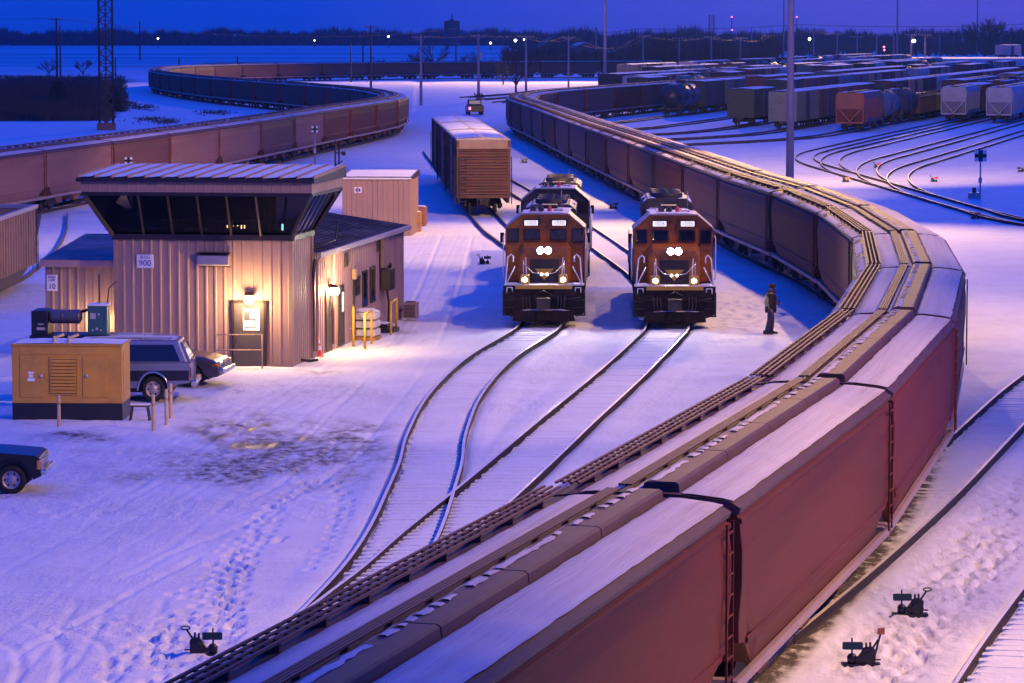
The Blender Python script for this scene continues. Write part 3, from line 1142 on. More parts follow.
bx = make_boxcar()
bp = TBX
s0 = min(range(len(bp.p)), key=lambda k: abs(bp.p[k].y - 198.4))
q = bp.s[s0] + 8.2
for i, lb in enumerate(('brown boxcar with corrugated end, nearest of the row behind the left locomotive', 'snow roofed boxcar in the middle of the standing row of three',
                        'farthest snow roofed boxcar of the standing row of three')):
    m, rz = bp.pose(q)
    if i == 0:
        bx.location, bx.rotation_euler = (m.x, m.y, .02), (0, 0, rz)
        bx['label'] = lb
    else:
        o = dup(bx, (m.x, m.y, .02), rz, lb)
        rc = {1: GALV, 2: CGREY}[i]
        for c in kids(o):
            if c.name.split('.')[0] == 'body':
                c.material_slots[0].link = 'OBJECT'
                c.material_slots[0].material = MAUVE
    q += 17.35

# ---- gondola at the left edge
g = thing('gondola_car', (0, 0, 0), 0, 'tan ribbed open gondola car at the left edge beside the office', 'gondola car')
b = MB()
hl = 8.0
for s in (-1, 1):
    b.box(s * 1.5 - .03, s * 1.5 + .03, -hl, hl, .85, 3.25)
    b.box(-1.47, 1.47, s * hl - .03, s * hl + .03, 1.0, 3.25)
b.box(-1.47, 1.47, -hl, hl, .95, 1.05)
gb = b.build('body', GONDT, g)
for s in (-1, 1):
    b = MB()
    for k in range(24):
        y = -7.8 + k * .68
        b.prism([(s * 1.53, y - .13), (s * 1.62, y - .07), (s * 1.62, y + .07), (s * 1.53, y + .13)], 'z', .86, 3.14)
    b.build('side_rib', GONDT, gb)
b = MB()
for s in (-1, 1):
    b.box(s * 1.55 - .1, s * 1.55 + .1, -hl - .08, hl + .08, 3.14, 3.3)
    b.box(-1.45, 1.45, s * (hl + .0) - .08, s * (hl + .0) + .08, 3.141, 3.302)
b.build('top_chord', CSILV, g, .01)
b = MB()
b.prism([(-hl, .85), (hl, .85), (hl - 2.2, .86), (3.2, .45), (-3.2, .45), (-hl + 2.2, .86)], 'x', -1.56, 1.56)
b.build('fish_belly_sill', TRUCKM, g)
b = MB()
snow_strip(b, -1.4, 1.4, -hl + .1, hl - .1, 1.05, 1.05, 20, .05, .12)
b.build('snow_bed', SNOW, g, fix=False)
b = MB()
ladder(b, 1.66, hl - .5, hl - .1, .6, 3.1, 6)
ladder_x(b, hl + .12, 1.0, 1.4, .6, 3.1, 6)
b.build('ladder', STEEL, g)
coupler(g, hl, hl + .45)
bogie(g, -5.8)
bogie(g, 5.8)
m, rz = TG.pose(38)
k = min(range(len(TG.p)), key=lambda j: abs(TG.p[j].y - 137.3))
m, rz = TG.pose(TG.s[k])
g.location, g.rotation_euler = (m.x, m.y, .01), (0, 0, rz)


# ---- locomotives: cab end faces the camera (local -y is forward)
def make_loco(number, label, rad=3.76):
    r = thing('locomotive', (0, 0, 0), 0, label, 'locomotive', 'orange diesel locomotives')
    L = 19.0
    b = MB()                                            # frame and pilot
    b.box(-1.45, 1.45, .55, L - .3, 1.22, 1.52)
    b.box(-1.42, 1.42, .1, .55, 1.0, 1.52)
    b.prism([(-1.42, 1.12), (-1.42, .55), (-1.25, .45), (-1.0, .36), (1.0, .36), (1.25, .45), (1.42, .55), (1.42, 1.12)], 'y', .12, .3)
    b.box(-1.42, 1.42, L - .3, L, .5, 1.52)
    b.build('frame', PILOT, r, .02)
    b = MB()
    b.prism([(-1.0, .62), (1.0, .62), (1.0, .28), (-1.0, .28)], 'y', -.02, .1)
    for s in (-1, 1):
        b.prism([(s * .3, .62), (s * 1.05, .66), (s * 1.1, .28), (s * .3, .24)], 'y', -.1, -.02)
    b.build('snow_plough', PILOT, r, .01)
    b = MB()
    b.box(-1.0, 1.0, .06, .12, 1.40, 1.53)
    b.build('sill_stripe', LYEL, r)
    for s in (-1, 1):                                   # corner steps
        b = MB()
        for k in range(4):
            b.box(s * 1.25 - .2, s * 1.25 + .2, .1, .5, .45 + k * .27, .48 + k * .27)
        b.box(s * 1.44 - .02, s * 1.44 + .02, .12, 1.2, .45, 1.3)
        b.build('step', STEEL, r)
    b = MB()                                            # nose
    loft(b, [(.95, [(-.9, 1.52), (-.9, 2.55), (-.75, 2.72), (.75, 2.72), (.9, 2.55), (.9, 1.52)]), (2.3, [(-.95, 1.52), (-.95, 2.75), (-.8, 2.92), (.8, 2.92), (.95, 2.75), (.95, 1.52)])])
    b.build('nose', ORANGE, r, .04)
    b = MB()
    b.prism([(-.34, 2.06), (.34, 2.06), (0, 1.66)], 'y', .925, .949)
    b.build('nose_emblem', LYEL, r)
    b = MB()
    b.box(-.52, .52, .932, .946, 1.56, 2.40)
    b.build('nose_panel', BROWNTRIM, r)
    for s in (-1, 1):
        b = MB()
        b.tube([(s * .62, .9, 1.6), (s * .62, .86, 1.65), (s * .66, .86, 2.4), (s * .66, .93, 2.45)], .02, 6)
        b.build('grab_iron', WHITE, r)
    b = MB()                                            # cab
    pl = [(-1.42, 1.52), (-1.42, 3.42), (-.84, 3.92), (.84, 3.92), (1.42, 3.42), (1.42, 1.52)]
    loft(b, [(2.3, pl), (4.6, pl)])
    cab = b.build('cab', ORANGE, r, .03)
    b = MB()
    for s in (-1, 1):
        b.prism([(s * 1.46, 3.40), (s * 1.44, 3.45), (s * .84, 3.965), (s * .84, 3.925)], 'y', 2.2, 4.7)
    b.box(-.84, .84, 2.2, 4.7, 3.925, 3.965)
    b.build('roof_edge', CSILV, cab)
    b = MB()
    snow_strip(b, -.8, .8, 2.3, 4.6, 3.965, 3.965, 8, .05, .05)
    b.build('snow_cover', SNOW, r, fix=False)
    for s in (-1, 1):
        b = MB()
        b.box(s * .48 - .26, s * .48 + .26, 2.275, 2.3, 3.03, 3.36)
        b.build('windshield', GLASS, cab, .01)
        b = MB()
        b.box(s * 1.15 - .17, s * 1.15 + .17, 2.275, 2.3, 2.95, 3.38)
        b.build('side_window', GLASS, cab, .01)
        b = MB()
        b.box(s * 1.43 - .015, s * 1.43 + .015, 2.7, 4.1, 2.75, 3.3)
        b.build('side_window', GLASS, cab, .01)
        b = MB()
        b.box(s * .5 - .29, s * .5 + .29, 2.20, 2.3, 3.50, 3.74)
        bd = b.build('number_board', BLACK, cab, .01)
        b = MB()
        b.box(s * .5 - .24, s * .5 + .24, 2.185, 2.2, 3.53, 3.71)
        b.build('number_panel', NUMGL if number != '692' else BLACK, r)
        text('board_number', number, .19, BLACK, r, (s * .5, 2.18, 3.62), (PI / 2, 0, 0))
        # headlight pair sits on the nose top, side by side
        b = MB()
        b.lathe([(.001, .77), (.105, .76), (.115, .80)], (s * .135, 0, 2.72), 18, 'y')
        b.build('headlight', LAMPGL, r)
        b = MB()
        b.lathe([(.115, .80), (.122, .73), (.14, .77), (.14, 1.3), (.001, 1.3)], (s * .135, 0, 2.72), 18, 'y')
        b.build('headlight_housing', CSILV, r)
        b = MB()
        b.lathe([(.001, .18), (.08, .18), (.10, .2)], (s * .68, 0, 1.72), 14, 'y')
        b.build('ditch_light', DITCHGL, r)
        b = MB()
        b.box(s * .68 - .16, s * .68 + .16, .2, .42, 1.53, 1.89)
        b.build('ditch_light_box', LYEL, r, .02)
        b = MB()
        b.lathe([(.001, .915), (.05, .915), (.055, .93)], (s * .1, 0, 1.86), 10, 'y')
        b.build('marker_light', MARKGL, r)
        # handrails and stanchions at the front
        b = MB()
        b.tube([(s * 1.38, .16, .75), (s * 1.36, .16, 1.5), (s * 1.28, .16, 2.5), (s * 1.16, .16, 2.62), (s * 1.08, .16, 2.55), (s * 1.08, .16, 2.35)], .028, 6)
        b.tube([(s * 1.34, .2, 1.56), (s * 1.02, .22, 2.2)], .022, 6)
        b.tube([(s * 1.1, .14, 1.2), (s * 1.12, .1, 1.45), (s * 1.3, .1, 1.45), (s * 1.32, .14, 1.1)], .025, 6)
        for k in range(9):
            y = 5.2 + k * 1.6
            b.bar((s * 1.42, y, 1.52), (s * 1.42, y, 2.5), .04)
        b.tube([(s * 1.42, 5.0, 2.5), (s * 1.42, 18.4, 2.5)], .02, 6)
        b.build('handrail', WHITE, r)
    b = MB()
    b.box(-1.42, 1.42, .1, .9, 1.525, 1.55)
    snow_strip(b, -1.4, -.9, .12, .9, 1.55, 1.55, 6, .02, .04)
    snow_strip(b, .9, 1.4, .12, .9, 1.55, 1.55, 6, .02, .04)
    b.build('platform', SNOW, r, fix=False)
    b = MB()                                            # wipers, cab roof clutter, front chain, snow caught on the plough
    for s in (-1, 1):
        b.bar((s * .3, 2.26, 3.36), (s * .5, 2.26, 3.06), .02)
    b.build('wiper', BLACK, cab)
    for s in (-1, 1):
        b = MB()
        for x0, x1, z0, z1 in ((.21, .75, 3.02, 3.37), (.97, 1.33, 2.94, 3.39)):
            for a_ in ((x0 - .03, x0, z0 - .03, z1 + .03), (x1, x1 + .03, z0 - .03, z1 + .03), (x0, x1, z0 - .03, z0), (x0, x1, z1, z1 + .03)):
                b.box(min(s * a_[0], s * a_[1]), max(s * a_[0], s * a_[1]), 2.268, 2.3, a_[2], a_[3])
        b.build('window_gasket', BROWNTRIM, cab)
        b = MB()
        b.tube([(s * 1.48, 2.28, 1.6), (s * 1.5, 2.26, 1.7), (s * 1.5, 2.26, 3.1), (s * 1.46, 2.3, 3.2)], .022, 6)
        b.build('cab_grab_iron', WHITE, r)
        b = MB()
        b.box(s * 1.5 - .02, s * 1.5 + .12 * s if s > 0 else s * 1.5 + .02, 2.5, 2.56, 2.9, 3.25) if s > 0 else b.box(s * 1.5 - .12, s * 1.5 + .02, 2.5, 2.56, 2.9, 3.25)
        b.build('mirror', PILOT, r)
    b = MB()
    b.tube([(-.72, .16, 2.3), (-.4, .12, 1.98), (0, .1, 1.9), (.4, .12, 1.98), (.72, .16, 2.3)], .016, 5)
    for s in (-1, 1):
        b.tube([(s * .72, .16, 1.5), (s * .72, .16, 2.4)], .022, 6)
    b.build('end_chain', CSILV, r)
    b = MB()
    b.lathe([(.001, 4.06), (.16, 4.05), (.2, 4.0), (.2, 3.96)], (-.35, 3.9, 0), 12)
    b.box(.3, .62, 3.4, 3.9, 3.96, 4.05)
    b.cyl((.55, 4.2, 3.96), (.55, 4.2, 4.7), .012, n=5)
    b.build('roof_antenna', GALV, r)
    b = MB()
    snow_strip(b, -.85, .9, -.08, .14, .63, .63, 8, .12, .05, .2)
    snow_strip(b, -1.2, -.55, .0, .3, .36, .40, 5, .1, .10)
    snow_strip(b, .5, 1.1, .0, .3, .36, .40, 5, .1, .08)
    b.build('packed_snow', SNOWD, r, fix=False)
    b = MB()                                            # long hood with radiators, fans and exhausts
    loft(b, [(4.62, [(-.88, 1.53), (-.88, 3.40), (-.7, 3.62), (.7, 3.62), (.88, 3.40), (.88, 1.53)]), (L - .9, [(-.88, 1.53), (-.88, 3.40), (-.7, 3.62), (.7, 3.62), (.88, 3.40), (.88, 1.53)])])
    hood = b.build('long_hood', LGREEN, r, .02)
    b = MB()
    for k in range(16):
        for s in (-1, 1):
            y = 5.3 + k * .75
            b.box(s * .88 - .012, s * .88 + .018, y, y + .62, 1.7, 3.3)
    b.build('hood_door', LGREEN, hood)
    b = MB()
    rp = [(-.95, 3.1), (-.97, 3.3), (-.97, rad - .2), (-.75, rad), (.75, rad), (.97, rad - .2), (.97, 3.3), (.95, 3.1)]
    loft(b, [(12.8, rp), (17.6, rp)])
    b.build('radiator', LGREEN, r, .02)
    for y in (6.6, 8.2, 13.8, 15.3, 16.8):
        b = MB()
        z = rad if y > 12 else 3.62
        b.lathe([(.62, z), (.62, z + .16), (.56, z + .2), (.5, z + .16), (.12, z + .12), (.1, z + .2), (.001, z + .2)], (0, y, 0), 20)
        b.build('roof_fan', STEEL, r)
    b = MB()
    b.box(-.75, .75, 4.9, 5.9, 3.60, 3.84)
    b.box(-.3, .3, 9.6, 10.6, 3.60, 3.9)
    b.build('exhaust_housing', BROWNTRIM, r, .02)
    b = MB()
    for s in (-1, 1):
        b.lathe([(.12, 2.9 - .3), (.06, 2.9 - .05), (.045, 2.9 + .3), (.02, 2.9 + .35)], (s * .14 - .3, 0, 4.10), 10, 'y')
    b.box(-.6, 0, 2.85, 3.0, 3.96, 4.03)
    b.build('air_horn', CSILV, r)
    b = MB()
    b.lathe([(.001, 4.2), (.05, 4.19), (.075, 4.13), (.08, 3.965)], (.15, 2.9, 0), 10)
    b.build('beacon', CONE, r)
    b = MB()
    snow_strip(b, -.8, -.2, 10.8, 18, 3.63, 3.63, 16, .08, .05, .15)
    snow_strip(b, .2, .8, 4.7, 12.6, 3.63, 3.63, 16, .08, .05, .15)
    snow_strip(b, -.92, -.5, 12.9, 17.5, rad - .13, rad, 10, .08, .05, .1)
    snow_strip(b, .5, .92, 12.9, 17.5, rad, rad - .13, 10, .08, .05, .1)
    b.build('hood_snow', SNOW, hood, fix=False)
    b = MB()
    b.prism([(-1.3, 1.2), (-1.3, .75), (-1.0, .5), (1.0, .5), (1.3, .75), (1.3, 1.2)], 'y', 7.2, 11.6)
    b.build('fuel_tank', BLACK, r, .03)
    b = MB()
    b.box(-.15, .15, -.3, .15, .82, 1.05)
    b.box(-.24, .24, -.52, -.25, .72, 1.12)
    for s in (-1, 1):
        for k in range(3):
            b.tube([(s * (.5 + k * .12), .1, 1.15), (s * (.5 + k * .12), -.1, .95), (s * (.47 + k * .12), -.1, .7)], .022, 6)
        b.tube([(s * .3, .08, 1.2), (s * .15, -.1, 1.28), (0, -.1, 1.36)], .02, 6)
        b.tube([(s * 1.3, .08, 1.12), (s * .95, .02, 1.05), (s * .55, .0, 1.08)], .018, 6)
    b.build('coupler', TRUCKM, r)
    for y in (2.9, 15.6):
        t = bogie(r, y, True, wb=1.35)
    return r


LA = make_loco('1020', 'orange locomotive with lit headlights, left one of the front pair')
k = min(range(len(TA.p)), key=lambda j: abs(TA.p[j].y - 123.6))
ta = TA.p[k]
dirA = math.atan2(.045, 1)
LA.location, LA.rotation_euler = (1.12, 123.2, .02), (0, 0, -.030)
LB = make_loco('692', 'second locomotive coupled close behind the left lit locomotive')
LB.location, LB.rotation_euler = (1.12 + math.sin(.030) * 20.2, 123.2 + 20.2, .02), (0, 0, -.030)
DARKGL = mat('unlit_lens', (.5, .48, .44), .15, var=.02)
for c in kids(LB):
    st = c.name.split('.')[0]
    if st == 'board_number':
        c.data.materials[0] = WHITE
    for g_ in kids(c):
        if g_.name.split('.')[0] == 'number_board':
            pass
    if st in ('headlight', 'ditch_light', 'marker_light'):
        c.material_slots[0].link = 'OBJECT'
        c.material_slots[0].material = DARKGL
    if st in ('cab', 'nose'):
        c.material_slots[0].link = 'OBJECT'
        c.material_slots[0].material = LGREEN
LC = make_loco('1026', 'orange locomotive with lit headlights, right one of the front pair', 4.02)
LC.location, LC.rotation_euler = (5.72, 122.6, .02), (0, 0, -.022)
# ------------------------------------------------------------------ yard office
BR = -.148                                  # the office stands turned a little to the right
BC = gp(291.5, 367.5)
cR, sR = math.cos(BR), math.sin(BR)


def bl(x, y, z=0.):                          # office-local metres to world
    return Vector((BC.x + x * cR - y * sR, BC.y + x * sR + y * cR, z))


def siding(b, x0, y0, x1, y1, z0, z1, nrm, pitch=.30, dep=.022, rw=.05):
    """ribbed sheet wall from (x0,y0) to (x1,y1); nrm = outward direction."""
    L = math.hypot(x1 - x0, y1 - y0)
    n = max(1, round(L / pitch))
    ux, uy = (x1 - x0) / L, (y1 - y0) / L
    pts = []
    for i in range(n):
        a = L * i / n
        w = L / n
        for t, d in ((0, 0), (w - rw * 2.0, 0), (w - rw * 1.5, dep), (w - rw * .5, dep)):
            pts.append((a + t, d))
    pts.append((L, 0))
    vs = []
    for z in (z0, z1):
        for t, d in pts:
            vs.append((x0 + ux * t + nrm[0] * d, y0 + uy * t + nrm[1] * d, z))
    k = len(pts)
    b.add(vs, [(i, i + 1, k + i + 1, k + i) for i in range(k - 1)])


def office(name, x, y, label, cat='building'):
    return thing(name, bl(x, y), BR, label, cat)


# --- control tower
T = office('control_tower', 0, 0, 'tan two storey yard tower with slanted dark windows and snowy roof', 'control tower')
TW, TD_, TH = 5.62, 3.1, 3.98
b = MB()
siding(b, -TW, 0, 0, 0, 0, TH, (0, -1))
siding(b, 0, 0, 0, TD_, 0, TH, (1, 0))
siding(b, -TW, TD_, -TW, 0, 0, TH, (-1, 0))
siding(b, 0, TD_, -TW, TD_, 0, TH, (0, 1))
wl = b.build('wall', TAN, T, fix=False)
b = MB()
for x in (-TW, 0):
    b.box(x - .06, x + .06, -.05, .06, 0, TH - .02)
b.box(-.05, .07, TD_ - .12, TD_ + .02, 0, TH - .02)
b.box(-TW - .03, .03, -.045, -.025, 0, .14)
b.build('corner_trim', TAN2, wl)
OV, Z0, Z1, ZF, ZR = .82, 3.98, 5.46, 5.50, 5.82


def cabpt(fx, fy, z):                       # outward leaning cab: 0..1 in plan at height z
    k = (z - Z0) / (Z1 - Z0) * OV
    return (-TW - k + fx * (TW + 2 * k), -k + fy * (TD_ + 2 * k), z)


b = MB()
for f0, f1 in (((0, 0), (1, 0)), ((1, 0), (1, 1)), ((1, 1), (0, 1)), ((0, 1), (0, 0))):
    vs = [cabpt(*f0, Z0 + .16), cabpt(*f1, Z0 + .16), cabpt(*f1, Z1 - .05), cabpt(*f0, Z1 - .05)]
    vs = [Vector(v) for v in vs]
    c = sum(vs, Vector()) / 4
    ctr = Vector((-TW / 2, TD_ / 2, c.z))
    d = (ctr - c).normalized() * .06
    b.add([v + d for v in vs], [(0, 1, 2, 3)])
GLT = bpy.data.materials.new('tower_glass')
GLT.use_nodes = True
_n = GLT.node_tree
_gl, _tr, _mx = _n.nodes.new('ShaderNodeBsdfGlossy'), _n.nodes.new('ShaderNodeBsdfTransparent'), _n.nodes.new('ShaderNodeMixShader')
_lw = _n.nodes.new('ShaderNodeLayerWeight')
_lw.inputs['Blend'].default_value = .18
_gl.inputs['Roughness'].default_value = .03
_gl.inputs['Color'].default_value = (.75, .75, .85, 1)
_tr.inputs['Color'].default_value = (.16, .16, .2, 1)
_n.links.new(_lw.outputs['Fresnel'], _mx.inputs['Fac'])
_n.links.new(_tr.outputs[0], _mx.inputs[1])
_n.links.new(_gl.outputs[0], _mx.inputs[2])
_n.links.new(_mx.outputs[0], _n.nodes['Material Output'].inputs['Surface'])
b.build('window_glass', GLT, T)
b = MB()


def cbar(f0, z0, f1, z1, w, h):
    b.bar(cabpt(*f0, z0), cabpt(*f1, z1), w, h)


cs = [(0, 0), (1, 0), (1, 1), (0, 1)]
for i in range(4):
    a, c = cs[i], cs[(i + 1) % 4]
    cbar(a, Z0 + .08, c, Z0 + .08, .14, .17)
    cbar(a, Z1 - .03, c, Z1 - .03, .10, .09)
    cbar(a, Z0, a, Z1, .11, .11)
    n = 6 if i % 2 == 0 else 4
    w0 = TW if i % 2 == 0 else TD_
    for k in range(1, n):                  # mullions stand upright, only the outer posts lean
        f = k / n

        def fr(z):
            e = (z - Z0) / (Z1 - Z0) * OV
            g = (w0 * f + e) / (w0 + 2 * e)
            return (a[0] + (c[0] - a[0]) * g, a[1] + (c[1] - a[1]) * g)
        b.bar(cabpt(*fr(Z0 + .1), Z0 + .1), cabpt(*fr(Z1 - .04), Z1 - .04), .06, .07)
b.build('window_frame', BROWNTRIM, T)
b = MB()                                    # inside: floor, consoles, chairs, back wall
b.box(-TW + .1, -.1, .1, TD_ - .1, Z0 + .02, Z0 + .06)
b.box(-TW - .3, -1.2, TD_ + .2, TD_ + .3, Z0 + .2, Z1 - .06)
for x in (-5.2, -3.9, -2.3, -1.1):
    b.box(x - .35, x + .35, .15, .6, Z0 + .2, Z0 + .6)
    b.box(x - .2, x + .2, .3, .36, Z0 + .62, Z0 + .95)
b.build('console', STEEL, T)
b = MB()
for x in (-2.05, -1.95, -1.86, -1.72, -1.60, -1.5):
    b.box(x - .015, x + .015, .11, .13, Z0 + .34 + RN.uniform(0, .1), Z0 + .37 + RN.uniform(.06, .1))
b.build('console_lamp', mat('console_lamp', (1, .6, .2), .4, emit=(1, .62, .2), estr=14), T)
b = MB()
b.box(-.35, -.29, .25, .28, Z0 + .3, Z0 + .5)
b.build('console_screen', mat('console_screen', (.1, .8, .7), .4, emit=(.35, 1, .8), estr=6), T)
b = MB()
k = OV + .05
siding(b, -TW - k, -k, k, -k, ZF, ZR, (0, -1), .31, .012, .03)
siding(b, k, -k, k, TD_ + k, ZF, ZR, (1, 0), .31, .012, .03)
siding(b, -TW - k, TD_ + k, -TW - k, -k, ZF, ZR, (-1, 0), .31, .012, .03)
siding(b, k, TD_ + k, -TW - k, TD_ + k, ZF, ZR, (0, 1), .31, .012, .03)
b.build('fascia', TAN, T, fix=False)
b = MB()
b.box(-TW - k + .02, k - .02, -k + .02, TD_ + k - .02, Z1, ZF)
b.build('soffit', BROWNTRIM, T)
b = MB()
k2 = k + .10
b.prism([(-k2, ZR), (-k2, ZR + .12), (TD_ + k2, ZR + .32), (TD_ + k2, ZR)], 'x', -TW - k2, k2)
b.bar((-TW - k2, -k2 - .05, ZR + .06), (k2, -k2 - .05, ZR + .06), .1, .12)
rf = b.build('roof', BROWNTRIM, T)
b = MB()
nsm = 14
for i in range(nsm + 1):
    x = -TW - k2 + .03 + (TW + 2 * k2 - .06) * i / nsm
    b.prism([(-k2 + .0, ZR + .12), (-k2, ZR + .21), (TD_ + k2, ZR + .41), (TD_ + k2, ZR + .32)], 'x', x - .025, x + .025)
b.build('roof_seam', TAN2, rf)
b = MB()
for i in range(nsm):
    x0 = -TW - k2 + .03 + (TW + 2 * k2 - .06) * i / nsm + .03
    x1 = x0 + (TW + 2 * k2 - .06) / nsm - .06
    vs, fs = [], []
    n = 8
    for j in range(n + 1):
        y = -k2 + .06 + (TD_ + 2 * k2 - .1) * j / n
        zr = ZR + .12 + .20 * (y + k2) / (TD_ + 2 * k2)
        for q, h in ((0, .045), (.3, .06), (.65, .07), (1, .085)):
            vs.append((x0 + (x1 - x0) * q, y, zr + h + RN.uniform(-.008, .008) - (.03 if j in (0,) else 0)))
    for j in range(n):
        for q in range(3):
            fs.append((j * 4 + q, j * 4 + q + 1, j * 4 + 5 + q, j * 4 + 4 + q))
    b.add(vs, fs, True)
b.build('roof_snow', SNOW, rf, fix=False)
# door
b = MB()
b.box(-1.82, -.86, -.06, -.03, .02, 2.02)
dr = b.build('door', DOORM, T, .006)
b = MB()
for x0, x1, z0, z1 in ((-1.90, -1.82, 0, 2.1), (-.86, -.78, 0, 2.1), (-1.9, -.78, 2.02, 2.1)):
    b.box(x0, x1, -.075, -.028, z0, z1)
b.build('door_frame', BROWNTRIM, dr)
b = MB()
b.box(-1.52, -1.0, -.066, -.058, 1.16, 1.84)
b.build('door_window', ROOMGL, dr)
b = MB()
b.box(-1.50, -1.14, -.07, -.0665, 1.46, 1.52)
b.box(-1.50, -1.30, -.07, -.0665, 1.52, 1.75)
b.box(-1.30, -1.2, -.07, -.0665, 1.66, 1.71)
b.box(-1.48, -1.15, -.07, -.0665, 1.22, 1.26)
b.box(-1.16, -1.12, -.07, -.0665, 1.2, 1.7)
b.build('notice', TANKG, dr)
b = MB()
b.tube([(-1.72, -.06, 1.02), (-1.72, -.12, 1.02), (-1.62, -.12, 1.02)], .015, 6)
b.build('handle', CHROME, dr)
b = MB()
b.tube([(-.0, TD_ - .02, .1), (.06, TD_ - .05, .3), (.08, TD_ - .08, 2.6), (.16, TD_ - .2, 3.2)], .05, 8)
b.build('downspout', BROWNTRIM, T)
b = MB()
b.tube([(.75, TD_ + .2, 5.2), (.75, TD_ + .3, 7.0)], .03, 6)
b.tube([(.75, TD_ + .28, 6.2), (1.0, TD_ + .28, 6.35)], .02, 6)
b.build('antenna_mast', STEEL, T)
# things on the front wall
s = thing('address_sign', bl(-4.66, -.05, 3.08), BR, 'white sign with blue number 900 on the tower front wall', 'sign')
b = MB()
b.box(-.27, .27, -.015, .015, 0, .42)
b.build('board', WHITE, s, .004)
text('lettering', 'BLDG', .13, SIGNBLUE, s, (0, -.018, .335), (PI / 2, 0, 0))
text('numerals', '900', .27, SIGNBLUE, s, (0, -.018, .145), (PI / 2, 0, 0), ex=.005)
s = thing('wall_ventilator', bl(-2.42, -.03, 3.16), BR, 'grey box ventilator hood mounted on the tower front wall', 'ventilator')
b = MB()
b.prism([(0, 0), (-.32, .06), (-.32, .34), (0, .42)], 'x', -.5, .5)
b.build('hood', GALV, s, .01)
b = MB()
b.box(-.52, .52, -.03, .0, -.02, .0)
b.box(-.52, .52, -.36, -.0, .425, .44)
b.build('flange', BROWNTRIM, s)


def wall_lamp(p, rz, label, power, col=(1, .62, .26), spot=True):
    s = thing('wall_lamp', p, rz, label, 'wall lamp', 'lit lamps on the office walls')
    b = MB()
    b.prism([(0, 0), (-.3, 0), (-.3, .04), (-.2, .10), (0, .12)], 'x', -.13, .13)
    b.build('housing', BROWNTRIM, s, .01)
    b = MB()
    b.lathe([(.001, -.26), (.09, -.25), (.15, -.17), (.16, -.08), (.12, -.002), (.001, -.002)], (0, -.17, 0), 14)
    b.build('lens', WALLGL, s)
    li = bpy.data.lights.new('wall_lamp_light', 'POINT')
    li.energy = power
    li.color = col
    li.shadow_soft_size = .09
    lo = bpy.data.objects.new('wall_lamp_light', li)
    COL.objects.link(lo)
    lo.parent = s
    lo.location = (0, -.42, -.12)
    return s


# --- long low wing on the right
A = office('office_wing', .04, TD_ + .02, 'long low grey wing of the yard office beside the tower, lit by a wall lamp', 'building')
AL, AW, AH = 16.2, 6.1, 3.40
b = MB()
siding(b, 0, 0, 0, AL, 0, AH, (1, 0), .32)
siding(b, 0, AL, -AW, AL, 0, AH, (0, 1), .32)
siding(b, -AW, AL, -AW, 0, 0, AH + .4, (-1, 0), .32)
siding(b, -.55, .0, 0, .0, 0, AH, (0, -1), .28)
wl = b.build('wall', GREYPURP, A, fix=False)
b = MB()
b.add([(0, AL, AH), (-AW, AL, AH), (-AW * .5, AL, AH + .42)], [(0, 1, 2)])
b.box(-.04, .04, -.03, .05, 0, AH)
b.box(-.04, .04, AL - .05, AL + .03, 0, AH)
b.build('corner_trim', GREYPURP, wl)
b = MB()
b.add([(.22, -.0, AH - .02), (.22, AL + .2, AH - .02), (-AW * .5, AL + .2, AH + .46), (-AW * .5, -.0, AH + .46), (-AW - .2, AL + .2, AH - .02), (-AW - .2, -.0, AH - .02)], [(0, 1, 2, 3), (3, 2, 4, 5)])
rf = b.build('roof', ROOFM, A, fix=False)
b = MB()
for i in range(28):
    y = .3 + i * .59
    b.bar((.22, y, AH + .0), (-AW * .5, y, AH + .48), .04, .035)
b.build('roof_seam', ROOFM, rf)
b = MB()
b.box(.16, .30, -.02, AL + .22, AH - .16, AH - .0)
b.build('gutter', CSILV, A, .01)
b = MB()
b.tube([(.2, .35, AH - .1), (.1, .3, AH - .3), (.07, .3, .2)], .045, 8)
b.tube([(.22, 2.7, AH - .1), (.1, 2.9, AH - .3), (.08, 2.9, .2)], .045, 8)
b.build('downspout', GREYPURP, A)
b = MB()
b.tube([(-.2, .3, AH + .02), (.14, 3.0, AH + .25), (.2, 3.2, AH + .9)], .03, 6)
b.tube([(-.9, 2.0, AH + .1), (-.9, 2.0, AH + 1.2)], .03, 6)
b.tube([(-.9, 2.0, AH + .7), (-1.6, 3.2, AH + .7), (-2.4, 4.6, AH + .8)], .015, 5)
b.build('conduit', STEEL, A)
for y0, y1, z0, z1, lit in ((1.9, 2.9, .05, 2.05, 0), (4.0, 4.95, .05, 2.05, 0)):
    b = MB()
    b.box(.025, .06, y0, y1, z0, z1)
    d = b.build('door', BROWNTRIM, A, .006)
    b = MB()
    b.box(.058, .068, y0 + .5, y1 - .15, 1.15, 1.8)
    b.build('door_window', ROOMGL if y0 > 3 else GLASS, d)
for y0, y1, z0, z1 in ((7.1, 7.7, 1.5, 2.15), (8.2, 9.1, 1.0, 2.25), (9.7, 10.5, 1.05, 2.3), (13.0, 13.6, 1.3, 2.2), (5.2, 5.6, 2.6, 3.05), (11.0, 11.5, 2.75, 3.1)):
    b = MB()
    b.box(.024, .045, y0 + .06, y1 - .06, z0 + .06, z1 - .06)
    w = b.build('window', GLASS, A)
    b = MB()
    for a in ((y0, y0 + .06, z0, z1), (y1 - .06, y1, z0, z1), (y0 + .06, y1 - .06, z0, z0 + .06), (y0 + .06, y1 - .06, z1 - .06, z1)):
        b.box(.02, .07, *a)
    b.build('window_frame', BROWNTRIM, w)
s = thing('air_conditioner', bl(.10, TD_ + 12.0, 1.35), BR, 'dark window air conditioner on the office wing wall with duct above', 'air conditioner')
b = MB()
b.box(0, .35, -.45, .45, 0, .75)
b.build('case', BROWNTRIM, s, .02)
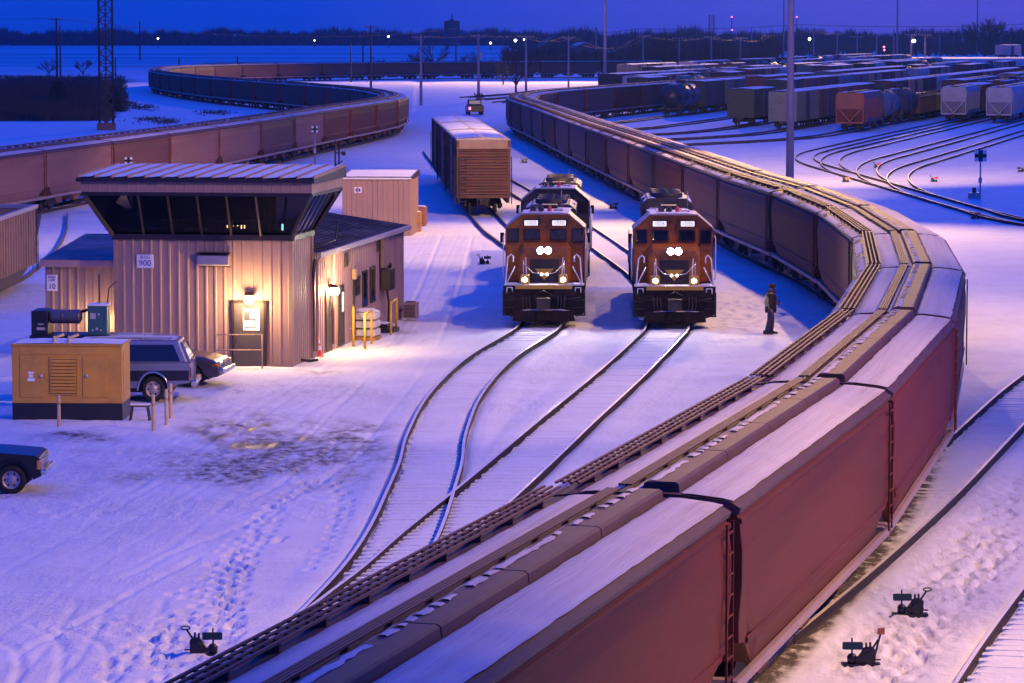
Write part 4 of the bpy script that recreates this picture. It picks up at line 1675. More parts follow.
b = MB()
for k in range(7):
    b.box(.345, .36, -.38, .38, .1 + k * .09, .14 + k * .09)
b.build('grille', STEEL, s)
b = MB()
b.box(0, .12, -.5, .5, .8, 2.05)
b.build('duct', TAN2, s, .02)
b = MB()
b.tube([(.1, .2, 0), (.15, .3, -.5), (.1, .45, -1.3)], .04, 6)
b.build('hose', CABLE, s)
s = thing('electric_meter', bl(.07, TD_ + 6.5, 1.2), BR, 'pale electric meter box with conduit between door and windows', 'meter')
b = MB()
b.box(0, .14, -.14, .14, .9, 1.25)
b.build('box', POST, s, .02)
b = MB()
b.tube([(.06, 0, .9), (.06, 0, -1.0)], .04, 6)
b.build('conduit', STEEL, s)
wall_lamp(bl(-1.30, -.03, 2.24), BR, 'bright wall lamp glowing above the tower door', 330)
wall_lamp(bl(.08, TD_ + 2.55, 2.10), BR + PI / 2, 'bright wall lamp glowing by the office wing door', 560)

# --- left wing behind the generator
Lw = office('storage_lean_to', -TW - .02, 1.6, 'low tan lean to with dark sloping roof left of the tower', 'building')
LWW, LWD, LWH = 2.72, 5.2, 3.12
b = MB()
siding(b, -LWW, 0, 0, 0, 0, LWH, (0, -1), .28)
siding(b, -LWW, LWD, -LWW, 0, 0, LWH, (-1, 0), .28)
b.build('wall', TAN2, Lw, fix=False)
b = MB()
b.prism([(-.22, LWH), (-.22, LWH + .1), (LWD, LWH + .62), (LWD, LWH + .5)], 'x', -LWW - .1, -.0)
b.build('roof', ROOFM, Lw)
b = MB()
b.box(-LWW - .12, -.0, -.26, -.2, LWH - .13, LWH + .09)
b.build('gutter', GREYPURP, Lw, .008)
wall_lamp(bl(-6.45, 1.56, 1.42), BR, 'low wall lamp on the lean to, hidden behind the teal cabinet', 90)
s = thing('speed_sign', bl(-TW - 2.52, 1.55, 2.2), BR, 'small white speed limit 10 sign on the lean to corner', 'sign')
b = MB()
b.box(-.175, .175, -.012, .012, 0, .52)
b.build('board', WHITE, s, .004)
text('lettering', 'SPEED\nLIMIT', .095, BLACK, s, (0, -.016, .39), (PI / 2, 0, 0))
text('numerals', '10', .24, BLACK, s, (0, -.016, .14), (PI / 2, 0, 0))

# --- tan shed further back
p0, p1 = gp(343, 236), gp(411, 236)
S = thing('storage_shed', (p0.x, p0.y, 0), -.06, 'small tan ribbed shed standing behind the office wing', 'shed')
SW, SD, SH = (p1 - p0).length, 4.2, 2.95
b = MB()
siding(b, 0, 0, SW, 0, 0, SH, (0, -1), .27, .03)
siding(b, SW, 0, SW, SD, 0, SH, (1, 0), .27, .03)
siding(b, 0, SD, 0, 0, 0, SH, (-1, 0), .27, .03)
b.build('wall', TAN, S, fix=False)
b = MB()
b.prism([(-.12, SH), (-.12, SH + .1), (SD + .1, SH + .3), (SD + .1, SH)], 'x', -.06, SW + .1)
b.build('roof', BROWNTRIM, S)
b = MB()
snow_strip(b, .0, SW, -.05, SD, SH + .1, SH + .1, 8, .02, .02)
for i, v in enumerate(b.v):
    b.v[i] = (v[0], v[1], v[2] + .2 * (v[1] + .12) / (SD + .22))
b.build('roof_snow', SNOW, S, fix=False)
b = MB()
b.box(-.02, SW + .06, -.16, -.1, SH - .02, SH + .06)
b.build('eave_trim', WHITE, S)
s = thing('shed_sign', at(358, 190, p0.y - .06), -.06, 'small white and blue plate on the tan shed wall', 'sign')
b = MB()
b.box(-.19, .19, -.012, .012, -.15, .15)
b.build('board', WHITE, s, .004)
b = MB()
b.box(-.12, -.03, -.018, -.0125, -.08, .08)
b.box(.02, .12, -.018, -.0125, -.08, .08)
b.build('plate_marks', SIGNBLUE, s)

# crates by the shed
p = gp(424, 226)
s = thing('wooden_crate', (p.x, p.y, 0), -.1, 'large red brown wooden crate at the shed corner', 'crate')
b = MB()
b.box(-.6, .12, -.5, .5, .12, 1.05)
for k in range(4):
    b.box(-.62, .14, -.525, -.5, .14 + k * .24, .33 + k * .24)
b.build('box', CRATER, s, .01)
b = MB()
for x in (-.5, .02):
    b.box(x - .06, x + .06, -.5, .5, -.04, .12)
b.build('skid', CRATER, s)
b = MB()
snow_strip(b, -.55, .1, -.45, .45, 1.05, 1.05, 6, .02, .08)
b.build('snow_cover', SNOW, s, fix=False)
p = gp(415.5, 232)
s = thing('equipment_stand', (p.x, p.y, 0), -.1, 'yellow brown cabinet on legs in front of the red brown crate', 'cabinet')
b = MB()
b.box(-.28, .3, -.25, .25, .5, 1.05)
b.build('cabinet', PALLET, s, .02)
for x in (-.22, .24):
    for y in (-.18, .18):
        b = MB()
        b.box(x - .05, x + .05, y - .05, y + .05, -.04, .5)
        b.build('leg', PALLET, s)
b = MB()
snow_strip(b, -.27, .29, -.24, .24, 1.05, 1.05, 5, .02, .07)
b.build('snow_cover', SNOW, s, fix=False)

# --- railings, steps, boxes along the wing
def railing(pts, h, label, z0=.0, mid=True):
    c = pts[0]
    s = thing('handrail', (c.x, c.y, 0), 0, label, 'handrail', 'yellow handrails by the office doors')
    for p in pts:
        b = MB()
        q = p - c
        b.tube([(q.x, q.y, -.1), (q.x, q.y, h)], .04, 8)
        b.build('post', YELRAIL, s)
    b = MB()
    b.tube([(p - c) + Vector((0, 0, h)) for p in pts], .04, 8)
    if mid:
        b.tube([(p - c) + Vector((0, 0, h * .55)) for p in pts], .03, 8)
    b.build('top_rail', YELRAIL, s)
    return s


railing([gp(365, 349), gp(371.5, 344)], 1.15, 'yellow tube handrail in front of the wrapped pallet stack', mid=False)
s = railing([gp(353.5, 346), gp(353, 342)], 1.25, 'single tall yellow safety post left of the wrapped pallet stack', mid=False)
railing([gp(391, 335), gp(396.5, 331)], 1.12, 'yellow tube handrail beside the grey condenser', mid=False)
c = gp(366, 339)
s = thing('pallet_stack', (c.x, c.y, 0), BR, 'snow dusted pale wrapped stack behind the yellow handrail', 'pallet stack')
for k in range(3):
    b = MB()
    b.box(-.42, .42, -.5, .5, .12 + k * .29, .36 + k * .29)
    b.build('bundle', CARDB, s, .05)
b = MB()
b.box(-.45, .45, -.52, .52, -.03, .1)
b.build('pallet', PALLET, s)
b = MB()
snow_strip(b, -.4, .4, -.45, .45, .94, .94, 6, .03, .1)
b.build('snow_cover', SNOW, s, fix=False)
c = gp(345.5, 341)
s = thing('utility_box', (c.x, c.y, 0), BR, 'low cream utility box under the wing door lamp', 'utility box')
b = MB()
b.box(-.16, .2, -.3, .3, -.05, .42)
b.build('case', POST, s, .02)
b = MB()
b.box(-.18, .22, -.32, .32, .42, .46)
b.build('lid', SNOW, s, .01)
c = gp(411, 319.5)
s = thing('condenser_unit', (c.x, c.y, 0), BR, 'grey square condenser unit at the far corner of the office wing', 'condenser')
b = MB()
b.box(-.24, .24, -.3, .3, .05, .64)
b.build('case', GREYPURP, s, .02)
b = MB()
for k in range(9):
    b.box(-.2, .2, -.312, -.3, .12 + k * .05, .145 + k * .05)
b.build('louvre', STEEL, s)
b = MB()
b.lathe([(.18, .64), (.2, .66), (.18, .67), (.001, .665)], (0, 0, 0), 16)
b.build('fan_guard', STEEL, s)
b = MB()
b.tube([(-.24, 0, .4), (-.5, -.05, .25), (-.7, -.1, .05)], .03, 6)
b.build('hose', CABLE, s)
c = gp(385, 332)
s = thing('entry_steps', (c.x, c.y, 0), BR, 'dark low entry steps with snow under the second handrail', 'steps')
b = MB()
b.box(-.7, .35, -.35, .9, -.05, .13)
b.box(-.7, .1, -.1, .9, .13, .27)
b.build('tread', BROWNTRIM, s)
b = MB()
snow_strip(b, -.65, .05, -.05, .85, .27, .27, 6, .03, .05)
b.build('snow_cover', SNOW, s, fix=False)
# cone
c = gp(317.5, 356)
s = thing('traffic_cone', (c.x, c.y, 0), 0, 'orange traffic cone with white bands by the tower corner', 'traffic cone')
b = MB()
b.lathe([(.15, .03), (.03, .72), (.001, .72)], n=18)
b.build('cone', CONE, s)
b = MB()
b.lathe([(.126, .20), (.101, .34)], n=18)
b.lathe([(.088, .42), (.067, .54)], n=18)
b.build('reflective_band', WHITE, s)
b = MB()
b.box(-.2, .2, -.2, .2, -.02, .03)
b.build('base', CONE, s, .01)
c = gp(303, 363)
s = thing('hose_coil', (c.x, c.y, 0), 0, 'dark pipes and hose lying at the tower corner', 'hose')
b = MB()
b.tube([(-.35, -.2, .05), (-.1, -.1, .12), (.2, .1, .06), (.45, .25, .08)], .05, 7)
b.tube([(-.3, -.1, .05), (-.2, .05, .3), (-.1, .1, .35), (-.05, .15, .05)], .035, 7)
b.build('pipe', BROWNTRIM, s)
c = gp(248, 369.5)
s = thing('door_barrier', (c.x, c.y, 0), BR, 'thin pale pipe barrier standing before the tower door', 'barrier')
b = MB()
for z in (.62, 1.1):
    b.tube([(-1.0, 0, z - .03), (.45, 0, z)], .02, 6)
b.build('bar', POST, s)
for x in (-1.0, .45):
    b = MB()
    b.tube([(x, 0, -.1), (x, 0, 1.1)], .022, 6)
    b.build('post', POST, s)

# --- generator
c0, c1 = gp(12.5, 420), gp(122, 421)
G = thing('generator', (c0.x, c0.y, 0), -.035, 'yellow generator enclosure on a black base with snow on top', 'generator')
gw, gd = c1.x - c0.x, 1.5
b = MB()
b.box(0, gw, 0, gd, -.05, .46)
b.build('base', BLACK, G, .01)
b = MB()
b.box(.0, gw, .0, gd, .46, 2.02)
en = b.build('enclosure', YELLOW, G, .015)
b = MB()
for x0, x1, z0, z1 in ((.22, .85, .62, 1.75), (1.92, 2.58, .62, 1.75)):
    b.box(x0, x1, -.02, .0, z0, z1)
b.box(.22, 2.58, -.014, .0, 1.78, 1.98)
b.box(gw - .0, gw + .018, .2, gd - .2, .62, 1.85)
b.build('door_panel', YELLOW, en, .008)
b = MB()
b.box(1.06, 1.76, -.008, 0, .72, 1.66)
b.build('vent_recess', BLACK, en)
b = MB()
for k in range(10):
    z = .74 + k * .092
    b.prism([(-.005, z + .07), (-.05, z), (-.05, z + .02), (-.005, z + .085)], 'x', 1.07, 1.75)
for x in (1.03, 1.76):
    b.box(x, x + .035, -.03, .0, .7, 1.68)
b.box(1.03, 1.795, -.031, .0, 1.66, 1.70)
b.box(1.03, 1.795, -.031, .0, .69, .72)
b.build('louvre', YELLOW, en)
for x in (.78, 2.02):
    b = MB()
    b.lathe([(.001, -.04), (.05, -.04), (.055, -.02)], (x, 0, 1.2), 12, 'y')
    b.build('latch', GALV, en)
b = MB()
b.box(.42, .62, -.028, -.021, 1.06, 1.14)
b.box(.46, .58, -.028, -.021, 1.16, 1.24)
b.box(.44, .6, -.028, -.021, 1.26, 1.32)
b.build('warning_label', WHITE, en)
b = MB()
b.box(-.03, gw + .03, -.03, gd + .03, 2.02, 2.07)
b.build('lid', YELLOW, G, .008)
b = MB()
snow_strip(b, .0, gw, 0, gd, 2.07, 2.07, 14, .02, .05)
b.build('snow_cover', SNOW, G, fix=False)
for x in (1.15, 1.55):
    b = MB()
    b.tube([(x, .1, 2.0), (x, .1, 2.28)], .045, 8)
    b.tube([(x, .1, 2.22), (x + .22, .3, 2.3)], .04, 8)
    b.build('exhaust_pipe', POST, G)
# compressor unit behind the generator
c0 = at(33, 336, 100.5)
K = thing('air_compressor', (c0.x, c0.y, 0), -.03, 'dark skid with horizontal tank and teal cabinet behind the generator', 'compressor')
b = MB()
b.box(-.05, 2.25, -.3, .9, -.05, 1.78)
b.build('skid', BLACK, K, .02)
b = MB()
b.box(.0, .48, -.3, .8, 1.78, 2.48)
b.build('engine_cover', BLACK, K, .03)
b = MB()
b.lathe([(.001, .46), (.12, .47), (.19, .52), (.2, .6), (.2, 1.30), (.19, 1.36), (.12, 1.42), (.001, 1.43)], (0, 0, 2.30), 18, 'x')
for x in (.85, 1.3):
    b.lathe([(.205, x), (.212, x + .01), (.212, x + .04), (.205, x + .05)], (0, 0, 2.30), 18, 'x')
b.build('tank', TANKG, K)
b = MB()
b.box(.16, .4, -.306, -.30, 1.93, 2.01)
b.box(.2, .36, -.306, -.30, 2.08, 2.12)
b.build('label_plate', CSILV, K)
b = MB()
b.box(1.62, 2.18, -.25, .45, 1.78, 2.62)
cb = b.build('cabinet', TEAL, K, .02)
b = MB()
b.box(1.6, 2.2, -.27, .47, 2.62, 2.67)
b.build('cabinet_snow', SNOW, cb, .02)
b = MB()
for x, z, r in ((1.76, 1.92, .035), (1.88, 1.96, .04), (2.0, 1.92, .035), (1.94, 2.38, .04)):
    b.lathe([(.001, -.275), (r, -.27), (r, -.25)], (x, 0, z), 10, 'y')
b.box(1.70, 1.86, -.262, -.25, 2.25, 2.42)
b.build('gauge', CSILV, cb)
b = MB()
b.tube([(1.9, .2, 2.6), (1.9, .2, 3.5)], .025, 6)
b.tube([(2.1, .2, 2.4), (2.18, .2, 3.1), (2.4, .3, 3.3)], .02, 6)
b.tube([(1.4, 0, 2.44), (1.6, 0, 2.5), (1.7, .1, 2.64)], .05, 6)
b.build('exhaust_stack', STEEL, K)

# bollards and table
for x, y, hh, lb in ((59, 427.5, .86, 'pale wooden bollard in front of the yellow generator'), (153.5, 431, .95, 'pale bollard nearest the bench legs'),
                     (166.5, 425, .96, 'pale bollard in the middle of the trio beside the generator'), (171, 418.5, .95, 'tallest looking pale bollard at the rear of the trio')):
    c = gp(x, y)
    s = thing('bollard', (c.x, c.y, 0), 0, lb, 'bollard', 'pale bollards around the generator')
    b = MB()
    b.lathe([(.048, -.1), (.048, hh - .03), (.04, hh), (.001, hh + .005)], n=12)
    b.build('post', POST, s)
    b = MB()
    b.lathe([(.05, hh * .7), (.05, hh * .76)], n=12)
    b.build('band', PALLET, s)
c = gp(140.5, 420.5)
s = thing('bench', (c.x, c.y, 0), -.05, 'small dark bench standing right of the generator', 'bench')
b = MB()
b.box(-.28, .26, -.16, .16, .38, .42)
b.build('seat', WOODP, s)
for x in (-.22, .2):
    for y in (-.12, .12):
        b = MB()
        b.bar((x, y, .38), (x + (.06 if x > 0 else -.06), y, -.05), .04)
        b.build('leg', WOODP, s)
b = MB()
b.box(-.27, .25, -.15, .15, .421, .45)
b.build('snow_cover', SNOW, s, .02)


# ------------------------------------------------------------------ vehicles (local +x is forward)
def wheel(parent, x, y, r=.37, w=.24, name='wheel'):
    s = 1 if y > 0 else -1
    b = MB()
    b.lathe([(r * .62, y - s * w / 2), (r * .93, y - s * w / 2), (r, y - s * w * .3), (r, y + s * w * .3), (r * .93, y + s * w / 2), (r * .66, y + s * w / 2), (r * .62, y + s * w * .42)], (x, 0, r), 24, 'y')
    wh = b.build(name, RUBBER, parent)
    b = MB()
    b.lathe([(r * .64, y + s * w * .46), (r * .60, y + s * w * .36), (r * .5, y + s * w * .28), (r * .26, y + s * w * .38), (r * .2, y + s * w * .44), (.001, y + s * w * .46)], (x, 0, r), 20, 'y')
    b.build('rim', GALV, wh)
    b = MB()
    for k in range(6):
        a = k * PI / 3
        b.cyl((x + math.cos(a) * r * .42, y + s * w * .3, r + math.sin(a) * r * .42), (x + math.cos(a) * r * .42, y + s * w * .36, r + math.sin(a) * r * .42), r * .085, n=6)
    b.build('rim_hole', BLACK, wh)


def arc(cx, cz, r, a0, a1, n=9):
    return [(cx + r * math.cos(math.radians(a0 + (a1 - a0) * i / n)), cz + r * math.sin(math.radians(a0 + (a1 - a0) * i / n))) for i in range(n + 1)]


# wagon / suburban: nose at +x? it faces left, so it is turned round
V = thing('suv', (0, 0, 0), 0, 'silver blue boxy suv with dark lower side, its rear beside the generator', 'suv')
b = MB()
ra = .45
prof = [(-2.75, .55), (-2.78, .95), (-2.74, 1.12), (2.6, 1.08), (2.72, .95), (2.72, .5), (2.2, .42)] + arc(1.75, .38, ra, 5, 175) + [(1.25, .40), (-1.1, .40)] + arc(-1.6, .38, ra, 5, 175) + [(-2.1, .46)]
b.prism(prof, 'y', -.98, .98)
bd = b.build('body', SUVB, V, .05)
b = MB()
b.box(-2.2, 2.3, -.72, .72, .26, .92)
b.build('underbody', BLACK, V)
b = MB()
for s in (-1, 1):
    y0, y1 = sorted((s * .981, s * .993))
    b.prism([(-2.72, .62), (-2.74, .9), (2.66, .88), (2.66, .62), (2.25, .60)] + arc(1.75, .38, ra + .07, 26, 154) + [(1.2, .6), (-1.0, .6)] + arc(-1.6, .38, ra + .07, 26, 154), 'y', y0, y1)
b.build('side_band', SUVD, bd)
b = MB()
for s in (-1, 1):
    for cx in (1.75, -1.6):
        pts = [(x, s * .985, z) for x, z in arc(cx, .38, ra + .03, -5, 185, 14)]
        b.tube(pts, .035, 6)
b.build('wheel_arch', CHROME, bd)
b = MB()
rl = [(-2.72, -.95, 1.10), (1.55, -.95, 1.10), (1.55, .95, 1.10), (-2.72, .95, 1.10), (-2.42, -.78, 1.74), (.75, -.78, 1.74), (.75, .78, 1.74), (-2.42, .78, 1.74)]
b.add(rl, [(3, 2, 1, 0), (4, 5, 6, 7), (0, 1, 5, 4), (1, 2, 6, 5), (2, 3, 7, 6), (3, 0, 4, 7)])
b.build('cabin', SUVB, V, .07)


def cabin_pane(parent, base, top, z0, z1, f0, f1, s, name='side_window', out=.012, m=None, sl=(0., 0.), yb=.95, yt=.78, zb=1.10, zt=1.74):
    def Y(z):
        return s * (yb + (yt - yb) * (z - zb) / (zt - zb) + out)
    b = MB()
    b.add([(f0, Y(z0), z0), (f1, Y(z0), z0), (f1 + sl[1], Y(z1), z1), (f0 + sl[0], Y(z1), z1)], [(0, 1, 2, 3)])
    o = b.build(name, m or GLASS, parent, fix=False)
    so = o.modifiers.new('thickness', 'SOLIDIFY')
    so.thickness = .012
    so.offset = 0
    return o


for s in (-1, 1):
    cabin_pane(V, 0, 0, 1.16, 1.62, -2.45, -.78, s, sl=(.22, 0))
    cabin_pane(V, 0, 0, 1.16, 1.62, -.62, .12, s)
    cabin_pane(V, 0, 0, 1.16, 1.62, .25, 1.32, s, sl=(0, -.5))
b = MB()
b.add([(-2.74, -.8, 1.16), (-2.74, .8, 1.16), (-2.50, .68, 1.62), (-2.50, -.68, 1.62)], [(0, 1, 2, 3)])
o = b.build('rear_window', GLASS, V)
so = o.modifiers.new('thickness', 'SOLIDIFY')
so.thickness = .03
so.offset = 0
b = MB()
b.bar((-2.79, -.62, .62), (-2.79, -.62, 1.1), .05)
b.bar((-2.76, -.9, 1.12), (-2.76, .9, 1.12), .05)
b.bar((-2.52, -.75, 1.66), (-2.52, .75, 1.66), .05)
b.bar((-2.74, .86, 1.14), (-2.5, .74, 1.66), .05)
b.bar((-2.74, -.86, 1.14), (-2.5, -.74, 1.66), .05)
b.build('tailgate_trim', CHROME, V)
b = MB()
b.box(-2.98, -2.78, -.98, .98, .46, .62)
b.build('bumper', CHROME, V, .03)
for s in (-1, 1):
    b = MB()
    b.box(-2.80, -2.70, s * .9 - .07, s * .9 + .07, .7, .98)
    b.build('tail_light', TAILGL, V, .01)
    b = MB()
    b.bar((-2.2, s * .68, 1.80), (.4, s * .68, 1.80), .03)
    for x in (-2.1, -1.2, -.3, .3):
        b.bar((x, s * .68, 1.73), (x, s * .68, 1.80), .03)
    b.build('roof_rail', CHROME, V)
b = MB()
snow_strip(b, -2.3, .7, -.7, .7, 1.745, 1.745, 8, .04, .02)
b.build('snow_cover', SNOWD, V, fix=False)
for x in (-1.6, 1.75):
    for y in (-.86, .86):
        wheel(V, x, y)
c = gp(206, 402)
V.location, V.rotation_euler = (c.x - 2.95, c.y + .9, 0), (0, 0, PI + .02)
V.scale = (.9, 1, 1)

# sedan behind it, nose to the right
V = thing('sedan', (0, 0, 0), 0, 'grey sedan with round shiny nose parked behind the suv', 'sedan')
b = MB()
prof = [(-2.35, .5), (-2.4, .85), (-2.3, .98), (-1.5, 1.02), (.9, .98), (1.9, .88), (2.3, .76), (2.42, .6), (2.38, .32), (2.1, .26)] + arc(1.45, .33, .40, 5, 175) + [(1.0, .26), (-.95, .26)] + arc(-1.4, .33, .40, 5, 175) + [(-1.85, .28), (-2.2, .34)]
b.prism(prof, 'y', -.9, .9)
bd = b.build('body', SEDAN, V, .09)
b = MB()
b.box(-1.9, 2.0, -.66, .66, .2, .8)
b.build('underbody', BLACK, V)
b = MB()
rl = [(-1.9, -.82, .98), (1.15, -.82, .98), (1.15, .82, .98), (-1.9, .82, .98), (-1.15, -.62, 1.44), (.25, -.62, 1.44), (.25, .62, 1.44), (-1.15, .62, 1.44)]
b.add(rl, [(3, 2, 1, 0), (4, 5, 6, 7), (0, 1, 5, 4), (1, 2, 6, 5), (2, 3, 7, 6), (3, 0, 4, 7)])
b.build('cabin', SEDAN, V, .06)
for s in (-1, 1):
    cabin_pane(V, 0, 0, 1.02, 1.38, -1.6, -.4, s, sl=(.5, 0), yb=.82, yt=.62, zb=.98, zt=1.44)
    cabin_pane(V, 0, 0, 1.02, 1.38, -.3, .95, s, sl=(0, -.62), yb=.82, yt=.62, zb=.98, zt=1.44)
b = MB()
b.add([(1.13, -.74, 1.01), (1.13, .74, 1.01), (.36, .58, 1.40), (.36, -.58, 1.40)], [(0, 1, 2, 3)])
o = b.build('windshield', GLASS, V)
so = o.modifiers.new('thickness', 'SOLIDIFY')
so.thickness = .03
so.offset = 0
for s in (-1, 1):
    b = MB()
    b.box(2.2, 2.40, s * .66 - .16, s * .66 + .16, .62, .74)
    b.build('headlight', CHROME, V, .03)
    b = MB()
    b.box(2.15, 2.36, s * .87 - .03, s * .87 + .04, .6, .7)
    b.build('side_marker', AMBER, V, .01)
    b = MB()
    b.box(.72, .95, s * .92 - .12, s * .92 + .1, .98, 1.12)
    b.build('mirror', BLACK, V, .04)
b = MB()
b.box(2.3, 2.52, -.88, .88, .40, .56)
b.build('bumper', CHROME, V, .05)
b = MB()
for k in range(5):
    b.box(2.36, 2.43, -.45, .45, .60 + k * .03, .615 + k * .03)
b.build('grille', CHROME, V)
b = MB()
snow_strip(b, -1.0, .2, -.55, .55, 1.45, 1.45, 6, .04, .03)
b.build('snow_cover', SNOWD, V, fix=False)
for x in (-1.4, 1.45):
    for y in (-.78, .78):
        wheel(V, x, y, .33, .2)
c = gp(229, 386)
V.location, V.rotation_euler = (c.x - 2.5, c.y + .8, 0), (0, 0, -.12)

# black pickup bottom left
V = thing('pickup_truck', (0, 0, 0), 0, 'black pickup truck poking in at the left edge, showing hood and front wheel', 'pickup truck')
b = MB()
prof = [(-2.7, .6), (-2.75, 1.05), (.75, 1.07), (1.6, 1.03), (2.40, .96), (2.52, .90), (2.56, .45), (2.36, .36), (2.32, .5)] + arc(1.82, .42, .47, 8, 172) + [(1.3, .42), (-1.15, .42)] + arc(-1.6, .42, .47, 5, 175) + [(-2.1, .46)]
b.prism(prof, 'y', -.93, .93)
bd = b.build('body', TRUCKP, V, .05)
b = MB()
b.box(-2.2, 2.3, -.68, .68, .32, .95)
b.build('underbody', BLACK, V)
b = MB()
rl = [(-.75, -.88, 1.07), (.95, -.88, 1.07), (.95, .88, 1.07), (-.75, .88, 1.07), (-.6, -.7, 1.68), (.2, -.7, 1.68), (.2, .7, 1.68), (-.6, .7, 1.68)]
b.add(rl, [(3, 2, 1, 0), (4, 5, 6, 7), (0, 1, 5, 4), (1, 2, 6, 5), (2, 3, 7, 6), (3, 0, 4, 7)])
b.build('cabin', TRUCKP, V, .06)
for s in (-1, 1):
    cabin_pane(V, 0, 0, 1.12, 1.58, -.6, .8, s, sl=(.1, -.55), yb=.88, yt=.7, zb=1.07, zt=1.68)
    b = MB()
    b.box(2.46, 2.54, s * .9 - .05, s * .9 + .045, .62, .84)
    b.build('side_marker', AMBER, V, .01)
    b = MB()
    b.box(2.5, 2.57, s * .62 - .2, s * .62 + .2, .62, .82)
    b.build('headlight', CHROME, V, .02)
    b = MB()
    b.box(.62, .72, s * .935 - .004, s * .935 + .004, .9, .94)
    b.box(.78, .82, s * .935 - .004, s * .935 + .004, .82, .86)
    b.build('fender_badge', CSILV, V)
    b = MB()
    b.box(.8, 1.0, s * 1.0 - .1, s * 1.0 + .1, 1.1, 1.25)
    b.build('mirror', TRUCKP, V, .03)
b = MB()
b.add([(.96, -.8, 1.1), (.96, .8, 1.1), (.26, .64, 1.62), (.26, -.64, 1.62)], [(0, 1, 2, 3)])
o = b.build('windshield', GLASS, V)
so = o.modifiers.new('thickness', 'SOLIDIFY')
so.thickness = .03
so.offset = 0
b = MB()
b.box(2.5, 2.68, -.9, .9, .48, .62)
b.build('bumper', CHROME, V, .03)
b = MB()
for k in range(5):
    b.box(2.54, 2.58, -.42, .42, .64 + k * .035, .66 + k * .035)
b.build('grille', CHROME, V)
for x in (-1.6, 1.82):
    for y in (-.8, .8):
        wheel(V, x, y, .36, .24)
c = gp(46.5, 495)
V.location, V.rotation_euler = (c.x - 2.5, c.y + .9, 0), (0, 0, .02)
V.scale = (.92, .92, .92)

# far pickup by the boxcar roofs
c = gp(474.5, 115.5)
V = thing('service_truck', (c.x, c.y, 0), PI / 2 + .1, 'dark service truck far behind the boxcars with a red tail light', 'truck')
b = MB()
b.prism([(-2.6, .5), (-2.6, 1.3), (-.5, 1.3), (-.5, 1.35), (.9, 1.35), (1.2, 1.2), (2.5, 1.1), (2.6, .5)], 'y', -.95, .95)
b.build('body', TRUCKP, V, .05)
b = MB()
b.prism([(-.55, 1.3), (-.4, 2.0), (.5, 2.0), (1.1, 1.3)], 'y', -.85, .85)
b.build('cabin', TRUCKP, V, .05)
b = MB()
b.box(-.60, -.5, -.7, .7, 1.45, 1.9)
b.build('rear_window', SUVB, V)
b = MB()
b.box(-2.66, -2.6, .7, .94, .8, 1.1)
b.build('tail_light', REDGL, V)
for x in (-1.6, 1.6):
    for y in (-.8, .8):
        wheel(V, x, y, .4, .26)
# ------------------------------------------------------------------ person
def skin_mesh(name, verts, edges, radii, m, parent, sub=2, root=0):
    me = bpy.data.meshes.new(name)
    me.from_pydata(verts, edges, [])
    o = bpy.data.objects.new(name, me)
    COL.objects.link(o)
    md = o.modifiers.new('skin', 'SKIN')
    md.use_smooth_shade = True
    for i, v in enumerate(me.skin_vertices[0].data):
        r = radii[i]
        v.radius = r if isinstance(r, tuple) else (r, r)
        v.use_root = (i == root)
    ss = o.modifiers.new('sub', 'SUBSURF')
    ss.levels = ss.render_levels = sub
    dg = bpy.context.evaluated_depsgraph_get()
    m2 = bpy.data.meshes.new_from_object(o.evaluated_get(dg))
    bpy.data.objects.remove(o)
    m2.materials.clear()
    m2.materials.append(m)
    m2.polygons.foreach_set('use_smooth', [True] * len(m2.polygons))
    o = bpy.data.objects.new(name, m2)
    COL.objects.link(o)
    o.parent = parent
    return o


c = gp(770.5, 334)
PS = thing('person', (c.x, c.y, 0), 0, 'standing person in brown jacket, yellow vest and jeans holding a radio', 'person')
# facing +x, one body: pelvis, spine, head, arms, legs, fingers
V0 = [(0, 0, .92), (.0, 0, 1.1), (.01, 0, 1.30), (.02, 0, 1.44), (.03, 0, 1.52), (.045, 0, 1.60), (.05, 0, 1.70),
      (.0, .09, .88), (.05, .11, .48), (.03, .13, .09), (.16, .14, .04),
      (.0, -.09, .88), (-.03, -.11, .48), (-.13, -.13, .09), (-.0, -.15, .04),
      (.01, .19, 1.40), (.0, .25, 1.13), (.17, .19, 1.02), (.25, .16, 1.05),
      (.01, -.19, 1.40), (-.02, -.25, 1.12), (.0, -.26, .88), (.02, -.255, .80)]
E0 = [(0, 1), (1, 2), (2, 3), (3, 4), (4, 5), (5, 6), (0, 7), (7, 8), (8, 9), (9, 10), (0, 11), (11, 12), (12, 13), (13, 14), (3, 15), (15, 16), (16, 17), (17, 18), (3, 19), (19, 20), (20, 21), (21, 22)]
R0 = [(.13, .10), (.14, .10), (.16, .11), (.11, .08), .052, .085, .06, .085, .062, .042, .035, .085, .062, .042, .035, .058, .045, .034, .032, .058, .045, .034, .032]
for base, dirx in ((18, (1, 0, .1)), (22, (.2, 0, -1))):
    bvec = Vector(V0[base])
    d = Vector(dirx).normalized()
    side = Vector((0, 1, 0))
    for k, ln in enumerate((.075, .085, .08, .06)):
        o_ = bvec + side * (-.028 + k * .019) + d * .03
        i0 = len(V0)
        V0 += [tuple(o_), tuple(o_ + d * ln * .55 + Vector((0, 0, .004))), tuple(o_ + d * ln + Vector((.006, 0, -.012)))]
        E0 += [(base, i0), (i0, i0 + 1), (i0 + 1, i0 + 2)]
        R0 += [.010, .009, .007]
    i0 = len(V0)
    V0 += [tuple(bvec - side * .035 + d * .005 + Vector((.01, 0, .012))), tuple(bvec - side * .05 + d * .05 + Vector((.012, 0, .015)))]
    E0 += [(base, i0), (i0, i0 + 1)]
    R0 += [.011, .008]
PS.scale = (1.16, 1.12, 1.0)
